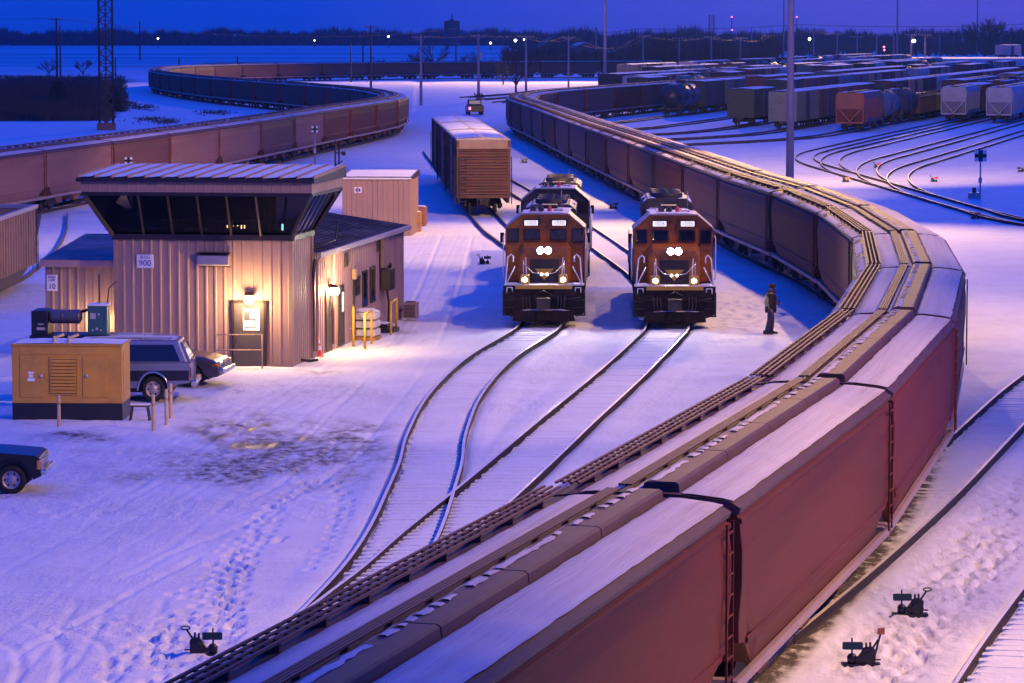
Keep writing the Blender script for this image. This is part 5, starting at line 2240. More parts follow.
skin_mesh('body', V0, E0, R0, SKIN, PS, 2)
skin_mesh('trousers', [V0[i] for i in (0, 7, 8, 9, 11, 12, 13)], [(0, 1), (1, 2), (2, 3), (0, 4), (4, 5), (5, 6)], [(.165, .125), .108, .085, .07, .108, .085, .07], JEANS, PS, 2)
skin_mesh('jacket', [(0, 0, .86)] + [V0[i] for i in (1, 2, 3, 15, 16, 17, 19, 20, 21)], [(0, 1), (1, 2), (2, 3), (3, 4), (4, 5), (5, 6), (3, 7), (7, 8), (8, 9)],
          [(.185, .15), (.19, .15), (.20, .155), (.13, .10), .085, .075, .055, .085, .075, .055], JACKET, PS, 2)
b = MB()
for (h, rx, ry) in ((.92, .175, .198), (1.10, .178, .205), (1.28, .180, .215), (1.40, .15, .19), (1.46, .11, .14)):
    pass
ring = [(.90, .172, .205), (1.10, .175, .212), (1.28, .18, .22), (1.40, .155, .17), (1.46, .115, .12)]
vs = []
n = 20
for h, rx, ry in ring:
    for k in range(n):
        a = 2 * PI * k / n
        vs.append((rx * math.cos(a) + .008, ry * math.sin(a), h))
b.add(vs, [(i * n + k, i * n + (k + 1) % n, (i + 1) * n + (k + 1) % n, (i + 1) * n + k) for i in range(4) for k in range(n) if (math.cos(2 * PI * (k + .5) / n) < .1)], True)
v = b.build('safety_vest', VEST, PS)
so = v.modifiers.new('thickness', 'SOLIDIFY')
so.thickness = .015
b = MB()
for h0, rx, ry in ((1.0, .186, .22), (1.2, .19, .226)):
    vs = []
    for z in (h0, h0 + .05):
        for k in range(n):
            a = 2 * PI * k / n
            vs.append((rx * math.cos(a) + .008, ry * math.sin(a), z))
    b.add(vs, [(k, (k + 1) % n, n + (k + 1) % n, n + k) for k in range(n) if math.cos(2 * PI * (k + .5) / n) < .1], True)
b.build('reflective_stripe', CSILV, PS)
for s, (x, y) in ((1, (.03, .13)), (-1, (-.13, -.13))):
    b = MB()
    loft(b, [(y - .05, [(x - .10, 0), (x - .10, .14), (x + .02, .15), (x + .1, .08), (x + .2, .06), (x + .21, 0)]), (y + .05, [(x - .10, 0), (x - .10, .14), (x + .02, .15), (x + .1, .08), (x + .2, .06), (x + .21, 0)])])
    b.build('boot', BLACK, PS, .02)
b = MB()
b.lathe([(.001, .125), (.05, .118), (.085, .09), (.102, .04), (.104, .0), (.10, -.03)], (.035, 0, 1.64), 16)
b.build('knit_cap', JACKET, PS)
b = MB()
for s in (-1, 1):
    b.lathe([(.001, .010), (.008, .006), (.010, 0), (.008, -.006), (.001, -.01)], (.130, s * .032, 1.645), 8)
b.build('eye', BLACK, PS)
b = MB()
b.add([(.125, 0, 1.645), (.162, 0, 1.602), (.13, .018, 1.60), (.13, -.018, 1.60)], [(0, 2, 1), (0, 1, 3), (1, 2, 3)])
b.build('nose', SKIN, PS)
b = MB()
b.box(.126, .134, -.025, .025, 1.565, 1.575)
b.build('mouth', CRATER, PS)
b = MB()
b.lathe([(.115, -.02), (.16, .0), (.12, .05), (.09, .06)], (.02, 0, 1.46), 16)
b.build('collar', JACKET, PS)
rd = thing('two_way_radio', (c.x + .30, c.y + .16, 1.04), 0, 'small black radio held in the raised hand of the person', 'radio')
b = MB()
b.box(-.03, .03, -.02, .02, -.03, .11)
b.build('case', BLACK, rd, .005)
b = MB()
b.cyl((.015, 0, .11), (.015, 0, .26), .006, n=6)
b.build('aerial', BLACK, rd)


# ------------------------------------------------------------------ switch stands and markers
def switch_stand(px, py, label, target=DKGREEN, flag=False, sc_=1.0, loop=True, flip=1, rz=0.):
    c = gp(px, py)
    s = thing('switch_stand', (c.x, c.y, 0), rz, label, 'switch stand', 'switch stands beside the tracks')
    s.scale = (sc_ * flip, sc_, sc_)
    b = MB()
    b.box(-.30, .34, -.11, .11, -.08, .015)
    b.build('base_tie', BLACK, s)
    b = MB()
    b.prism([(-.21, .0), (-.22, .24), (-.17, .29), (-.03, .27), (.02, .18), (.07, .12), (.12, .12), (.12, .05), (.04, .04), (-.02, .0)], 'y', -.08, .08)
    b.cyl((-.11, -.11, .12), (-.11, .11, .12), .11, n=12)
    b.box(-.15, -.115, -.03, .03, .27, .37)
    b.box(-.085, -.05, -.03, .03, .27, .36)
    b.build('body', BLACK, s, .012)
    b = MB()
    b.lathe([(.03, -.05), (.075, .02), (.08, .13), (.05, .17), (.02, .18)], (.17, 0, 0), 12)
    b.cyl((.17, 0, .12), (.17, 0, .44), .016, n=8)
    b.build('mast', BLACK, s)
    b = MB()
    b.prism([(-.01, .26), (.01, .245), (.31, .245), (.33, .26), (.33, .36), (.31, .375), (.01, .375), (-.01, .36)], 'y', -.03, -.012)
    b.build('target', target, s, .006)
    b = MB()
    b.bar((-.17, 0, .26), (-.27, -.02, .42), .035)
    if loop:
        b.tube([(-.29 + math.cos(a) * .075, -.02, .45 + math.sin(a) * .03) for a in [k * PI / 6 for k in range(13)]], .013, 6)
    b.tube([(-.18, -.05, .08), (-.3, -.1, .09)], .014, 6)
    b.build('lever', BLACK, s)
    if flag:
        b = MB()
        b.bar((-.2, 0, .1), (-.30, 0, .50), .03)
        b.build('flag_post', BLACK, s)
        b = MB()
        b.prism([(-.37, .50), (-.25, .50), (-.26, .60), (-.37, .61)], 'y', -.015, .015)
        b.build('flag', ORGTGT, s)
    return s


switch_stand(203, 654, 'dark switch stand with looped lever and green target beside footprints, lower left')
switch_stand(862, 664, 'dark switch stand with an orange flag on a tilted post, lower right', flag=True, flip=-1, loop=False)
switch_stand(911, 614, 'dark switch stand with looped lever behind the one with the orange flag', flip=-1)
switch_stand(845.5, 182, 'small switch stand left of the yard ladder curves', ORGTGT, sc_=.95)
switch_stand(877, 168, 'small switch stand with red target between the yard curves', REDTGT, sc_=.95)
switch_stand(934, 182, 'small switch stand with red target right of the nearest yard curve', REDTGT, sc_=.95)
switch_stand(975, 219, 'switch stand beside the yard lead below the checkered marker', REDTGT, sc_=.95)
switch_stand(484, 264, 'small switch stand on snow left of the left locomotive', sc_=.95)
switch_stand(613, 209, 'small switch stand on snow between the two front locomotives', sc_=.95)
switch_stand(524, 163, 'small switch stand right of the standing boxcars', sc_=.95)
switch_stand(1021, 172, 'dark switch stand post at the right edge of the yard', sc_=.95, flip=-1)


def marker(px, py, ptop, w, label):
    c = gp(px, py)
    t = at(px, ptop, c.y)
    s = thing('track_marker', (c.x, c.y, 0), 0, label, 'track marker', 'checkered marker posts')
    b = MB()
    b.cyl((0, 0, -.1), (0, 0, t.z), .05, n=8)
    b.build('post', GALV, s)
    b = MB()
    b.box(-w, w, -.07, -.045, t.z - w * 1.9, t.z)
    pl = b.build('plate', WHITE, s)
    b = MB()
    b.box(-w * .35, w * .35, -.078, -.071, t.z - w * 1.9, t.z)
    b.box(-w, -w * .35, -.078, -.071, t.z - w * 1.25, t.z - w * .65)
    b.box(w * .35, w, -.078, -.071, t.z - w * 1.25, t.z - w * .65)
    b.build('dark_check', BLACK, pl)
    b = MB()
    b.box(-.1, .1, -.09, .09, 1.0, 1.35)
    b.build('junction_box', GALV, s, .01)
    return s


marker(980, 199, 150, .38, 'tall post with checkered plate beside the yard lead at right')
marker(129, 200, 157, .24, 'checkered plate on a post behind the tower roof')
marker(315, 166, 126, .26, 'checkered marker post on snow beside the left train')
c = gp(974, 199)
s = thing('relay_cabinet', (c.x, c.y, 0), 0, 'low grey relay cabinet at the foot of the right checkered post', 'cabinet')
b = MB()
b.box(-.35, .35, -.25, .25, -.03, .4)
b.build('case', GALV, s, .02)
b = MB()
b.box(-.12, .12, -.05, .05, .4, .72)
b.build('signal_head', DKGREEN, s, .02)
c = gp(339, 170)
s = thing('signal_post', (c.x, c.y, 0), 0, 'short dark signal post with bracket behind the office wing', 'signal')
b = MB()
b.cyl((0, 0, -.1), (0, 0, 1.9), .06, n=8)
b.build('post', STEEL, s)
b = MB()
b.bar((-.3, 0, 1.3), (.4, 0, 1.3), .08)
b.box(.2, .5, -.1, .1, 1.1, 1.4)
b.build('bracket', STEEL, s)


# ------------------------------------------------------------------ poles, masts and wires
def pole(px, ytop, ybase, label, arms=1, w=.16, m=None, lampm=None, kind='utility_pole', aw=1.25):
    c = gp(px, ybase)
    t = at(px, ytop, c.y)
    h = t.z
    w *= 1.35
    s = thing(kind, (c.x, c.y, 0), 0, label, 'utility pole' if kind == 'utility_pole' else 'pole', 'utility poles' if kind == 'utility_pole' else 'bare poles')
    k = max(1, c.y / 650)
    b = MB()
    b.tube([(0, 0, -.4), (0, 0, h * .5), (0, 0, h)], [w * k, w * .85 * k, w * .65 * k], 8)
    b.build('shaft', m or WOODP, s)
    for a in range(arms):
        b = MB()
        z = h - .35 - a * 1.3 * k
        b.bar((-aw * k, 0, z), (aw * k, 0, z), .12 * k)
        b.bar((-.7 * k * aw, 0, z), (0, 0, z - .6 * k), .05 * k)
        b.bar((.7 * k * aw, 0, z), (0, 0, z - .6 * k), .05 * k)
        b.build('crossarm', m or WOODP, s)
        b = MB()
        for x in (-.95, -.5, .5, .95):
            b.lathe([(.05 * k, 0), (.07 * k, .06 * k), (.05 * k, .16 * k), (.001, .2 * k)], (x * aw * k, 0, z + .06 * k), 6)
        b.build('insulator', GALV, s)
    if lampm:
        b = MB()
        b.lathe([(.001, -.35 * k), (.3 * k, -.2 * k), (.35 * k, .1 * k), (.001, .3 * k)], (.5 * k, 0, h * .72), 8)
        b.build('lamp', lampm, s)
    return Vector((c.x, c.y, h - .35))


PL = {}
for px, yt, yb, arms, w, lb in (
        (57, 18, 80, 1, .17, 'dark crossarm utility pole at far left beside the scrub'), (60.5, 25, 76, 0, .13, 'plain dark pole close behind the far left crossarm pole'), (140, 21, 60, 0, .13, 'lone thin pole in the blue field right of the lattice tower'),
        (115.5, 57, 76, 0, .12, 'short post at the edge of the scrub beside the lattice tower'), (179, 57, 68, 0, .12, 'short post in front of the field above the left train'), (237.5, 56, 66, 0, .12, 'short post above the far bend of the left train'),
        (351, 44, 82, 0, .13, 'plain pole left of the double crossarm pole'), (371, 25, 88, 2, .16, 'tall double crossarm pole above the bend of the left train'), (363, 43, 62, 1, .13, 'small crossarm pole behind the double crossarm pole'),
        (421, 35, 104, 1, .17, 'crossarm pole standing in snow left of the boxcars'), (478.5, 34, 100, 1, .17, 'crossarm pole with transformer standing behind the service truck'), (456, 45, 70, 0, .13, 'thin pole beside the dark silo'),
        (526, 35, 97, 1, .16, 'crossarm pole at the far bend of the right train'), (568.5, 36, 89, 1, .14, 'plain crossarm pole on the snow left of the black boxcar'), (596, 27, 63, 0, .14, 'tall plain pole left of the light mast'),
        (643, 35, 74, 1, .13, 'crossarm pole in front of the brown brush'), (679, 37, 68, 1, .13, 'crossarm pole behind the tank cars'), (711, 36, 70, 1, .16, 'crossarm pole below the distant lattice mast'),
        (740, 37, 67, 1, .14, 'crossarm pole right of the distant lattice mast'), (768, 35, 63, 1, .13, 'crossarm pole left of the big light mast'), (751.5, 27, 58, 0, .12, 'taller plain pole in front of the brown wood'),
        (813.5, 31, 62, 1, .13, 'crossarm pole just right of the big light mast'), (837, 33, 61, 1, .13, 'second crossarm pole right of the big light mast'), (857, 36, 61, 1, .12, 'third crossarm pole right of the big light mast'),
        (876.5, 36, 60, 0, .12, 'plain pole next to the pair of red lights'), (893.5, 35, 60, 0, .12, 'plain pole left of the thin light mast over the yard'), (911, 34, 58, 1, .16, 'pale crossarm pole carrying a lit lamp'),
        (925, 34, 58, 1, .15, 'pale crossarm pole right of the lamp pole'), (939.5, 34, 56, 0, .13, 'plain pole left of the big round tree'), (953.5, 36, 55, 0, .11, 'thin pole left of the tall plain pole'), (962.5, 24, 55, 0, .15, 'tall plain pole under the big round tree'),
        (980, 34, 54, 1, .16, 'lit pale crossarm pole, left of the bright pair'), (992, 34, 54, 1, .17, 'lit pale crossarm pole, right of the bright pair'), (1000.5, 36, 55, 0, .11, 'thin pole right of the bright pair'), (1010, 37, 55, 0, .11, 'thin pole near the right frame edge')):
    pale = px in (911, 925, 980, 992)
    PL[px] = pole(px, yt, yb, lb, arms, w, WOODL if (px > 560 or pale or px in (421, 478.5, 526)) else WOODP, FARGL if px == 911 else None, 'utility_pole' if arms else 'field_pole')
s = thing('transformer', PL[478.5] + Vector((.35, -.2, -3.4)), 0, 'pale transformer can hanging on the pole behind the service truck', 'transformer')
b = MB()
b.lathe([(.001, 0), (.28, .0), (.3, .1), (.3, .9), (.26, 1.0), (.001, 1.05)], n=12)
b.build('can', CSILV, s)
b = MB()
b.cyl((.1, 0, 1.0), (.1, 0, 1.25), .05, n=6)
b.cyl((-.1, 0, 1.0), (-.1, 0, 1.25), .05, n=6)
b.build('bushing', GALV, s)


def wires(seq, label, offs=(-.9, .9), r=.014, ext=None):
    b = MB()
    for o_ in offs:
        for p, q_ in zip(seq[:-1], seq[1:]):
            k = max(1, (p.y + q_.y) / 2 / 500)
            pts = []
            for i in range(9):
                t = i / 8
                v = p.lerp(q_, t)
                v = v + Vector((o_, 0, .25 - 4 * t * (1 - t) * (q_ - p).length * .012))
                pts.append(v)
            b.tube(pts, r * k, 4, caps=False)
    o = b.build('overhead_wire', CABLE, None)
    tag(o, label, 'overhead wire')


wires([PL[k] for k in (371, 421, 478.5, 526, 568.5, 643, 711)], 'pair of wires strung along the middle row of crossarm poles')
wires([PL[k] for k in (711, 740, 768, 813.5, 837, 857)], 'pair of wires strung along the poles behind the yard')
wires([PL[k] for k in (911, 925, 980, 992)], 'pair of wires strung between the pale lit poles')
wires([PL[57] + Vector((-60, 30, 2)), PL[57], PL[57] + Vector((90, 300, -1))], 'thin wires leaving the far left crossarm pole')
wa, wb_ = at(520, 38, 1500), at(1040, 24, 1500)
for hh, lb in ((0, 'highest long power line above the distant wood'), (-3.2, 'lower long power line above the distant wood')):
    wires([wa + Vector((0, 0, hh)), at(640, 29.5, 1500) + Vector((0, 0, hh)), at(800, 25, 1500) + Vector((0, 0, hh)), wb_ + Vector((0, 0, hh))], lb, (0,), .03)


def light_mast(p, h, r, label, heads=6, m=MASTP, aim=None, power=0, col=(1, .56, .17), size=1.2):
    s = thing('light_mast', (p[0], p[1], 0), 0, label, 'light mast', 'tall yard light masts')
    b = MB()
    b.tube([(0, 0, -.3), (0, 0, h * .3), (0, 0, h)], [r, r * .85, r * .5], 12)
    b.build('pole', m, s)
    b = MB()
    b.lathe([(.9, h - .1), (1.0, h), (.9, h + .1), (.8, h), (.9, h - .1)], n=16)
    b.bar((-.9, 0, h), (.9, 0, h), .08)
    b.bar((0, -.9, h), (0, .9, h), .08)
    b.build('head_ring', m, s)
    for k in range(heads):
        a = 2 * PI * k / heads
        b = MB()
        b.lathe([(.001, h + .3), (.14, h + .25), (.3, h - .25), (.27, h - .25), (.1, h + .2)], (math.cos(a) * 1.05, math.sin(a) * 1.05, 0), 10)
        b.build('floodlight', m, s)
    if power:
        for j, (ta_, pw, ang) in enumerate(aim):
            li = bpy.data.lights.new('floodlight_beam', 'SPOT')
            li.energy = power * pw
            li.color = col
            li.spot_size = math.radians(ang)
            li.spot_blend = .7
            li.shadow_soft_size = .45
            lo = bpy.data.objects.new('floodlight_beam', li)
            COL.objects.link(lo)
            lo.parent = s
            lo.location = (0, 0, h - .9)
            d = Vector(ta_) - Vector((p[0], p[1], h - .9))
            lo.rotation_euler = d.to_track_quat('-Z', 'Y').to_euler()
    return s


PW = 100000.
MAST1 = light_mast((16.35, 206), 24, .25, 'thick pale light mast rising behind the right train, its top above the frame', aim=[((-4, 235, 0), .75, 100), ((4, 150, 0), 1.15, 95), ((36, 370, 0), 3.4, 66), ((10, 455, 0), 3.2, 40)], power=PW)
MAST2 = light_mast((24, 116), 30, .3, 'yard light mast out of frame to the right of the locomotives', aim=[((6, 120, 0), .27, 95), ((-25, 205, 1), 3.4, 38), ((19, 138, 0), .24, 85), ((-1.6, 199, 2), .75, 17), ((16.4, 206, 9), .7, 16)], power=PW)
MAST3 = light_mast((27, 60), 26, .3, 'yard light mast out of frame at the lower right', aim=[((7, 64, 0), .47, 100), ((-9, 107, 2), .95, 30), ((3.5, 52, 2), .38, 46), ((-8, 76, 0), .24, 46)], power=PW)
c = gp(605, 80)
light_mast((c.x, c.y), 60, .36, 'tall thin light mast behind the black boxcar', aim=[((c.x - 25, c.y - 150, 0), 8, 120)], power=PW)
c = gp(897, 61)
light_mast((c.x, c.y), 75, .36, 'thin light mast rising over the far yard, left of the lamp pole', aim=[((c.x - 20, c.y - 330, 0), 26, 75)], power=PW)
c = gp(977, 56)
light_mast((c.x, c.y), 80, .36, 'thin light mast crossing the big round tree', aim=[((c.x - 40, c.y - 420, 0), 26, 75)], power=PW)
c = gp(783.5, 62)
light_mast((c.x, c.y), 70, .32, 'thin light mast just left of the thick pale mast')

# lattice tower on the left
c = gp(106.5, 130)
s = thing('lattice_tower', (c.x, c.y, 0), .1, 'dark steel lattice tower with brick coloured footing at left', 'lattice tower')
b = MB()
hw, hh = .72, 34.0
for x in (-hw, hw):
    for y in (-hw, hw):
        b.tube([(x, y, 0), (x, y, hh)], .12, 6)
b.build('tower_leg', STEEL, s)
b = MB()
st = 1.15
k = 0
while k * st < hh - st:
    z = k * st + .2
    for (x0, y0, x1, y1) in ((-hw, -hw, hw, -hw), (hw, -hw, hw, hw), (hw, hw, -hw, hw), (-hw, hw, -hw, -hw)):
        b.bar((x0, y0, z), (x1, y1, z + st), .10)
        b.bar((x1, y1, z), (x0, y0, z + st), .10)
        b.bar((x0, y0, z), (x1, y1, z), .06)
    k += 1
b.bar((0, 0, .2), (0, 0, hh), .16)
b.build('lattice', STEEL, s)
b = MB()
b.box(-1.0, 1.0, -1.0, 1.0, -.3, .75)
b.build('footing', BRICK, s, .04)

# distant lattice mast with red lamps
c = at(711.5, 36, 1900)
s = thing('radio_mast', (c.x, c.y, 0), 0, 'slim distant lattice mast above the brown wood', 'radio mast')
b = MB()
tz = at(711.5, 15, 1900).z
for x in (-1.6, 1.6):
    for y in (-1, 1):
        b.bar((x, y, 0), (x * .8, y, tz), .35)
for k in range(8):
    z = c.z + (tz - c.z) * k / 8
    b.bar((-1.5, -1, z), (1.5, -1, z + 1.6), .2)
    b.bar((1.5, -1, z), (-1.5, -1, z + 1.6), .2)
b.build('lattice', WOODP, s)


def far_lamp(px, py, d, m, label, r=None, red=False, yb=None):
    p = at(px, py, d)
    r = (r * .6 if r else d * .00026)
    s = thing('warning_light' if red else 'distant_lamp', (p.x, p.y, 0), 0, label, 'warning light' if red else 'lamp', 'distant lamps')
    b = MB()
    b.tube([(0, 0, 0), (0, 0, p.z)], d * .00012, 5)
    b.build('post', STEEL, s)
    b = MB()
    b.lathe([(.001, r), (r * .7, r * .7), (r, 0), (r * .7, -r * .7), (.001, -r)], (0, -.05, p.z), 10)
    b.build('lamp', m, s)


far_lamp(158, 38.5, 2200, FARGL, 'white lamp by the far field edge at left')
far_lamp(314.5, 40.5, 2300, FARGL, 'faint white lamp before the distant tree line', .7)
far_lamp(388.5, 36.5, 2300, FARGL, 'pale lamp left of the dark silo', 1.0)
far_lamp(490.5, 43, 2000, FARGL, 'greenish white lamp right of the silo', 1.0)
far_lamp(515.5, 40.5, 1500, FARGL, 'brightest white lamp left of the right bend pole', 1.0)
far_lamp(524, 39.5, 1500, FARGL, 'small white lamp touching the right bend pole', .6)
far_lamp(809.5, 39, 1500, FARGL, 'warm round lamp right of the thick light mast', 1.0)
far_lamp(731.8, 17, 2400, REDGL, 'upper red warning light above the wood', .9, True)
far_lamp(796.8, 17, 2400, REDGL, 'pale warning light behind the thick light mast', .8, True)
far_lamp(884, 47, 1500, REDGL, 'upper light of the red pair over the yard', .75, True)
far_lamp(884.3, 50, 1490, REDGL, 'lower light of the red pair over the yard', .75, True)
far_lamp(732, 30, 2390, REDGL, 'lower red warning light above the wood', .9, True)

# silo, house, barn
c = gp(452, 46)
s = thing('silo', (c.x, c.y, 0), 0, 'dark tower silo with an antenna on the horizon', 'silo')
t = at(452, 21, c.y)
b = MB()
b.lathe([(6.0, 0), (6.0, t.z - .5), (5.6, t.z), (.001, t.z + .6)], n=18)
b.build('shell', SILO, s)
b = MB()
b.bar((0, 0, t.z), (0, 0, t.z + 5.5), .6)
b.box(-1.6, 1.6, -1.6, 1.6, t.z, t.z + 1.5)
b.bar((-1.2, 0, t.z + 3), (1.2, 0, t.z + 3), .4)
b.build('antenna', SILO, s)


def house(px, yb, w, h, rh, m, rm, label, win=True, rz=.2):
    c = gp(px, yb)
    s = thing('house', (c.x, c.y, 0), rz, label, 'house')
    b = MB()
    b.box(-w / 2, w / 2, 0, w * .8, 0, h)
    b.prism([(-w / 2, h), (w / 2, h), (0, h + rh)], 'y', 0, w * .8)
    b.build('wall', m, s)
    b = MB()
    for q_ in (-1, 1):
        b.add([(q_ * (w / 2 + .4), -.5, h - .25), (0, -.5, h + rh + .1), (0, w * .8 + .5, h + rh + .1), (q_ * (w / 2 + .4), w * .8 + .5, h - .25)], [(0, 1, 2, 3)])
    rr = b.build('roof', rm, s)
    so_ = rr.modifiers.new('thickness', 'SOLIDIFY')
    so_.thickness = .2
    if win:
        for x in (-.22, .2):
            b = MB()
            b.box(x * w - .6, x * w + .6, -.06, .02, h * .45, h * .8)
            b.build('window', ROOMGL if x > 0 else GLASS, s)


house(553, 62, 11, 4.6, 4.0, FARB, FARB, 'dark gabled house among trees beyond the yard')
house(243, 45.5, 38, 5, 4, FARB, SNOWD, 'long snow roofed barn on the far field at left', False, .9)
house(466, 45.5, 16, 6, 4, FARB, SNOWD, 'small snow roofed house beside the silo', False)
house(585, 56, 14, 3.5, 2.5, FARB, SNOWD, 'low snow roofed house half hidden by brush', False)


# ------------------------------------------------------------------ trees
def bare_tree(px, yb, yt, label, spread=.55, seed=1, m=None, nlim=9, cat='tree', group='bare winter trees', w=1., name='bare_tree', dens=1.):
    rn = random.Random(seed)
    c = gp(px, yb)
    h = at(px, yt, c.y).z
    s = thing(name, (c.x, c.y, 0), rn.uniform(0, 6), label, cat, group)
    k = c.y / 900
    tr, cr = MB(), MB()
    th = h * rn.uniform(.10, .18)
    tr.tube([(0, 0, -.3), (rn.uniform(-.1, .1), 0, th * .5), (0, rn.uniform(-.1, .1), th), (0, 0, h * .55)], [h * .028, h * .022, h * .018, h * .008], 7)
    tr.build('trunk', BARK, s)

    def grow_(p, d, ln, r, lev):
        q = p + d * ln
        cr.tube([p, (p + q) / 2 + Vector((rn.uniform(-1, 1), rn.uniform(-1, 1), rn.uniform(-.3, .6))) * ln * .07, q], [r, r * .8, r * .55], 4 if lev < 2 else 3, caps=False)
        if lev >= 4:
            return
        for j in range(rn.randint(3, 4) if lev < 3 else int(4 * dens)):
            a = rn.uniform(0, 2 * PI)
            sp = rn.uniform(.3, .75)
            v = (d + Vector((math.cos(a) * sp * w, math.sin(a) * sp * w, rn.uniform(-.15, .35)))).normalized()
            grow_(p + d * ln * rn.uniform(.5, 1.0), v, ln * rn.uniform(.55, .8), max(r * .6, (.012 if c.y < 1000 else .034) * k + .008), lev + 1)
    for j in range(nlim):
        a = 2 * PI * j / nlim + rn.uniform(-.3, .3)
        e = rn.uniform(.2, 1.5)
        d = Vector((math.cos(a) * spread, math.sin(a) * spread, e)).normalized()
        grow_(Vector((0, 0, th * rn.uniform(.75, 1.5))), d, h * rn.uniform(.28, .42), h * .011, 1)
    zm = max(v[2] for v in cr.v)
    f = (h - th * .5) / max(1e-6, zm - th * .5)
    cr.v = [(x, y, z if z < th * .5 else th * .5 + (z - th * .5) * f) for x, y, z in cr.v]
    cr.build('crown', m or TWIG, s, fix=False)
    return s


for px, yb, yt, sp, sd, lb in (
        (49, 76, 56, .9, 3, 'bare spreading tree left of the far left pole'), (83, 76, 59, 1.0, 4, 'low bare tree between the far left pole and the lattice tower'),
        (378, 72, 56, 1.2, 5, 'wide bare bush tree right of the double crossarm pole'), (433, 72, 38, .8, 6, 'tall bare tree behind the crossarm pole left of the silo'), (417, 72, 50, .9, 7, 'bare tree left of the tall one near the silo'),
        (516, 93, 45, .6, 8, 'dark bare tree at the far bend of the right train'), (503, 84, 55, .9, 9, 'smaller bare tree left of the far bend'), (497, 78, 56, 1.0, 12, 'bushy bare tree right of the transformer pole'),
        (471, 73, 50, 1.0, 13, 'bare tree just behind the transformer pole'), (536, 70, 46, .9, 14, 'bare tree right of the far bend pole'), (563, 70, 48, .9, 15, 'bare tree beside the dark gabled house'),
        (582, 70, 52, .9, 16, 'bare tree between the house and the light mast'), (624, 70, 44, .9, 17, 'bare tree right of the thin light mast'), (459, 76, 66, 1.2, 18, 'low bare shrub beside the crossarm pole in the middle'),
        (548, 100, 92, 1.2, 19, 'small bare sapling beside the far bend of the train')):
    bare_tree(px, yb, yt, lb, sp, sd)
bare_tree(985, 56, 14, 'big round bare tree on the horizon at right', 1.25, 31, TWIG, 20, w=1.3, group='bare winter trees', dens=2.0)
bare_tree(1022, 56, 24, 'bare tree cut by the right frame edge on the horizon', .9, 32, TWIG, 12)
bare_tree(479, 103, 92, 'small bare shrub at the foot of the transformer pole', 1.2, 33)


def evergreen(px, yb, yt, wpx, label, seed):
    rn = random.Random(seed)
    c = gp(px, yb)
    h = at(px, yt, c.y).z
    w = wpx / FPX * c.y / 2
    s = thing('evergreen_bush', (c.x, c.y, 0), 0, label, 'bush', 'dark evergreen bushes')
    b = MB()
    b.cyl((0, 0, -.2), (0, 0, h * .6), .14, .05)
    b.build('trunk', BARK, s)
    b = MB()
    for k in range(2600):
        z = rn.random() ** 1.3
        rad = w * (1 - z * .75) * math.sqrt(rn.random()) * (1 + .25 * math.sin(rn.random() * 9))
        a = rn.uniform(0, 2 * PI)
        p = Vector((rad * math.cos(a), rad * math.sin(a), .05 + z * h))
        d = Vector((rn.uniform(-1, 1), rn.uniform(-1, 1), rn.uniform(-.2, 1))).normalized() * rn.uniform(.15, .4)
        sd = d.cross(Vector((rn.uniform(-1, 1), rn.uniform(-1, 1), 1))).normalized() * .07
        b.add([p - sd, p + sd, p + d], [(0, 1, 2)])
    b.build('crown', EVER, s, fix=False)


evergreen(58, 104, 82, 32, 'dark evergreen bush in the scrub below the far left pole', 2)
evergreen(114, 112, 88, 20, 'dark bush beside the lattice tower base', 3)

# far woods, scrub and weeds: too many stems to count
def fan(b, x, y, z, h, w, n, rn, r):
    for k in range(n):
        a = rn.gauss(0, .5)
        l = h * rn.uniform(.55, 1.0) * (1 - abs(a) * .35)
        yo = rn.uniform(-w, w)
        bx_ = x + rn.uniform(-.1, .1) * w
        z0 = z + h * rn.uniform(0, .35)
        tx, tz = x + math.sin(a) * l * w / h * 1.6, z + l * math.cos(a * .6)
        ty = y + yo
        b.add([(bx_ - r, y, z0), (bx_ + r, y, z0), (tx, ty, tz)], [(0, 1, 2)])


def woods(label, specs, m, seed):
    rn = random.Random(seed)
    b = MB()
    for (x0, x1, d0, d1, n, h0, h1, k, r) in specs:
        for j in range(n):
            px = rn.uniform(x0, x1)
            d = rn.uniform(d0, d1)
            p = at(px, 40, d)
            env = .6 + .4 * math.sin(px * .031 + seed) * math.sin(px * .083 + 2 * seed) + .15 * math.sin(px * .4)
            h = (h0 + (h1 - h0) * max(0, min(1, env))) * rn.uniform(.7, 1.1)
            fan(b, p.x, d, 0, h, h * .5, k, rn, r)
    o = b.build('woods', m, None, fix=False)
    tag(o, label, 'woods', None, 'stuff')


woods('dark blue tree line along the horizon at left', [(-40, 520, 2680, 3000, 1500, 10, 17, 26, .5)], WOODS, 1)
woods('dark tree line along the horizon at right', [(510, 1090, 1900, 2500, 1300, 9, 16, 26, .45)], WOODS, 2)
woods('brown leafless wood behind the rail yard', [(632, 775, 1050, 1300, 260, 6, 13, 46, .16), (505, 640, 1000, 1250, 170, 4, 9, 36, .16), (760, 1050, 1500, 1700, 260, 6, 10, 34, .25)], WOODSB, 3)
woods('low brown brush on the bank beyond the far bend', [(395, 520, 900, 1000, 150, 1.5, 4.5, 30, .09), (500, 645, 880, 960, 130, 1.0, 3.2, 26, .08)], WOODSB, 4)
rn = random.Random(5)
b = MB()
for j in range(9000):
    px, py = rn.uniform(-20, 124), 77 + 44 * rn.random() ** .8
    if px > 110 and py > 112:
        continue
    p = gp(px, py)
    h = rn.uniform(.3, 1.1) * (1.4 if rn.random() < .1 else 1)
    for q_ in range(3):
        x = p.x + rn.uniform(-.8, .8)
        b.add([(x - .06, p.y, 0), (x + .06, p.y, 0), (x + rn.uniform(-.5, .5), p.y + rn.uniform(-.5, .5), h)], [(0, 1, 2)])
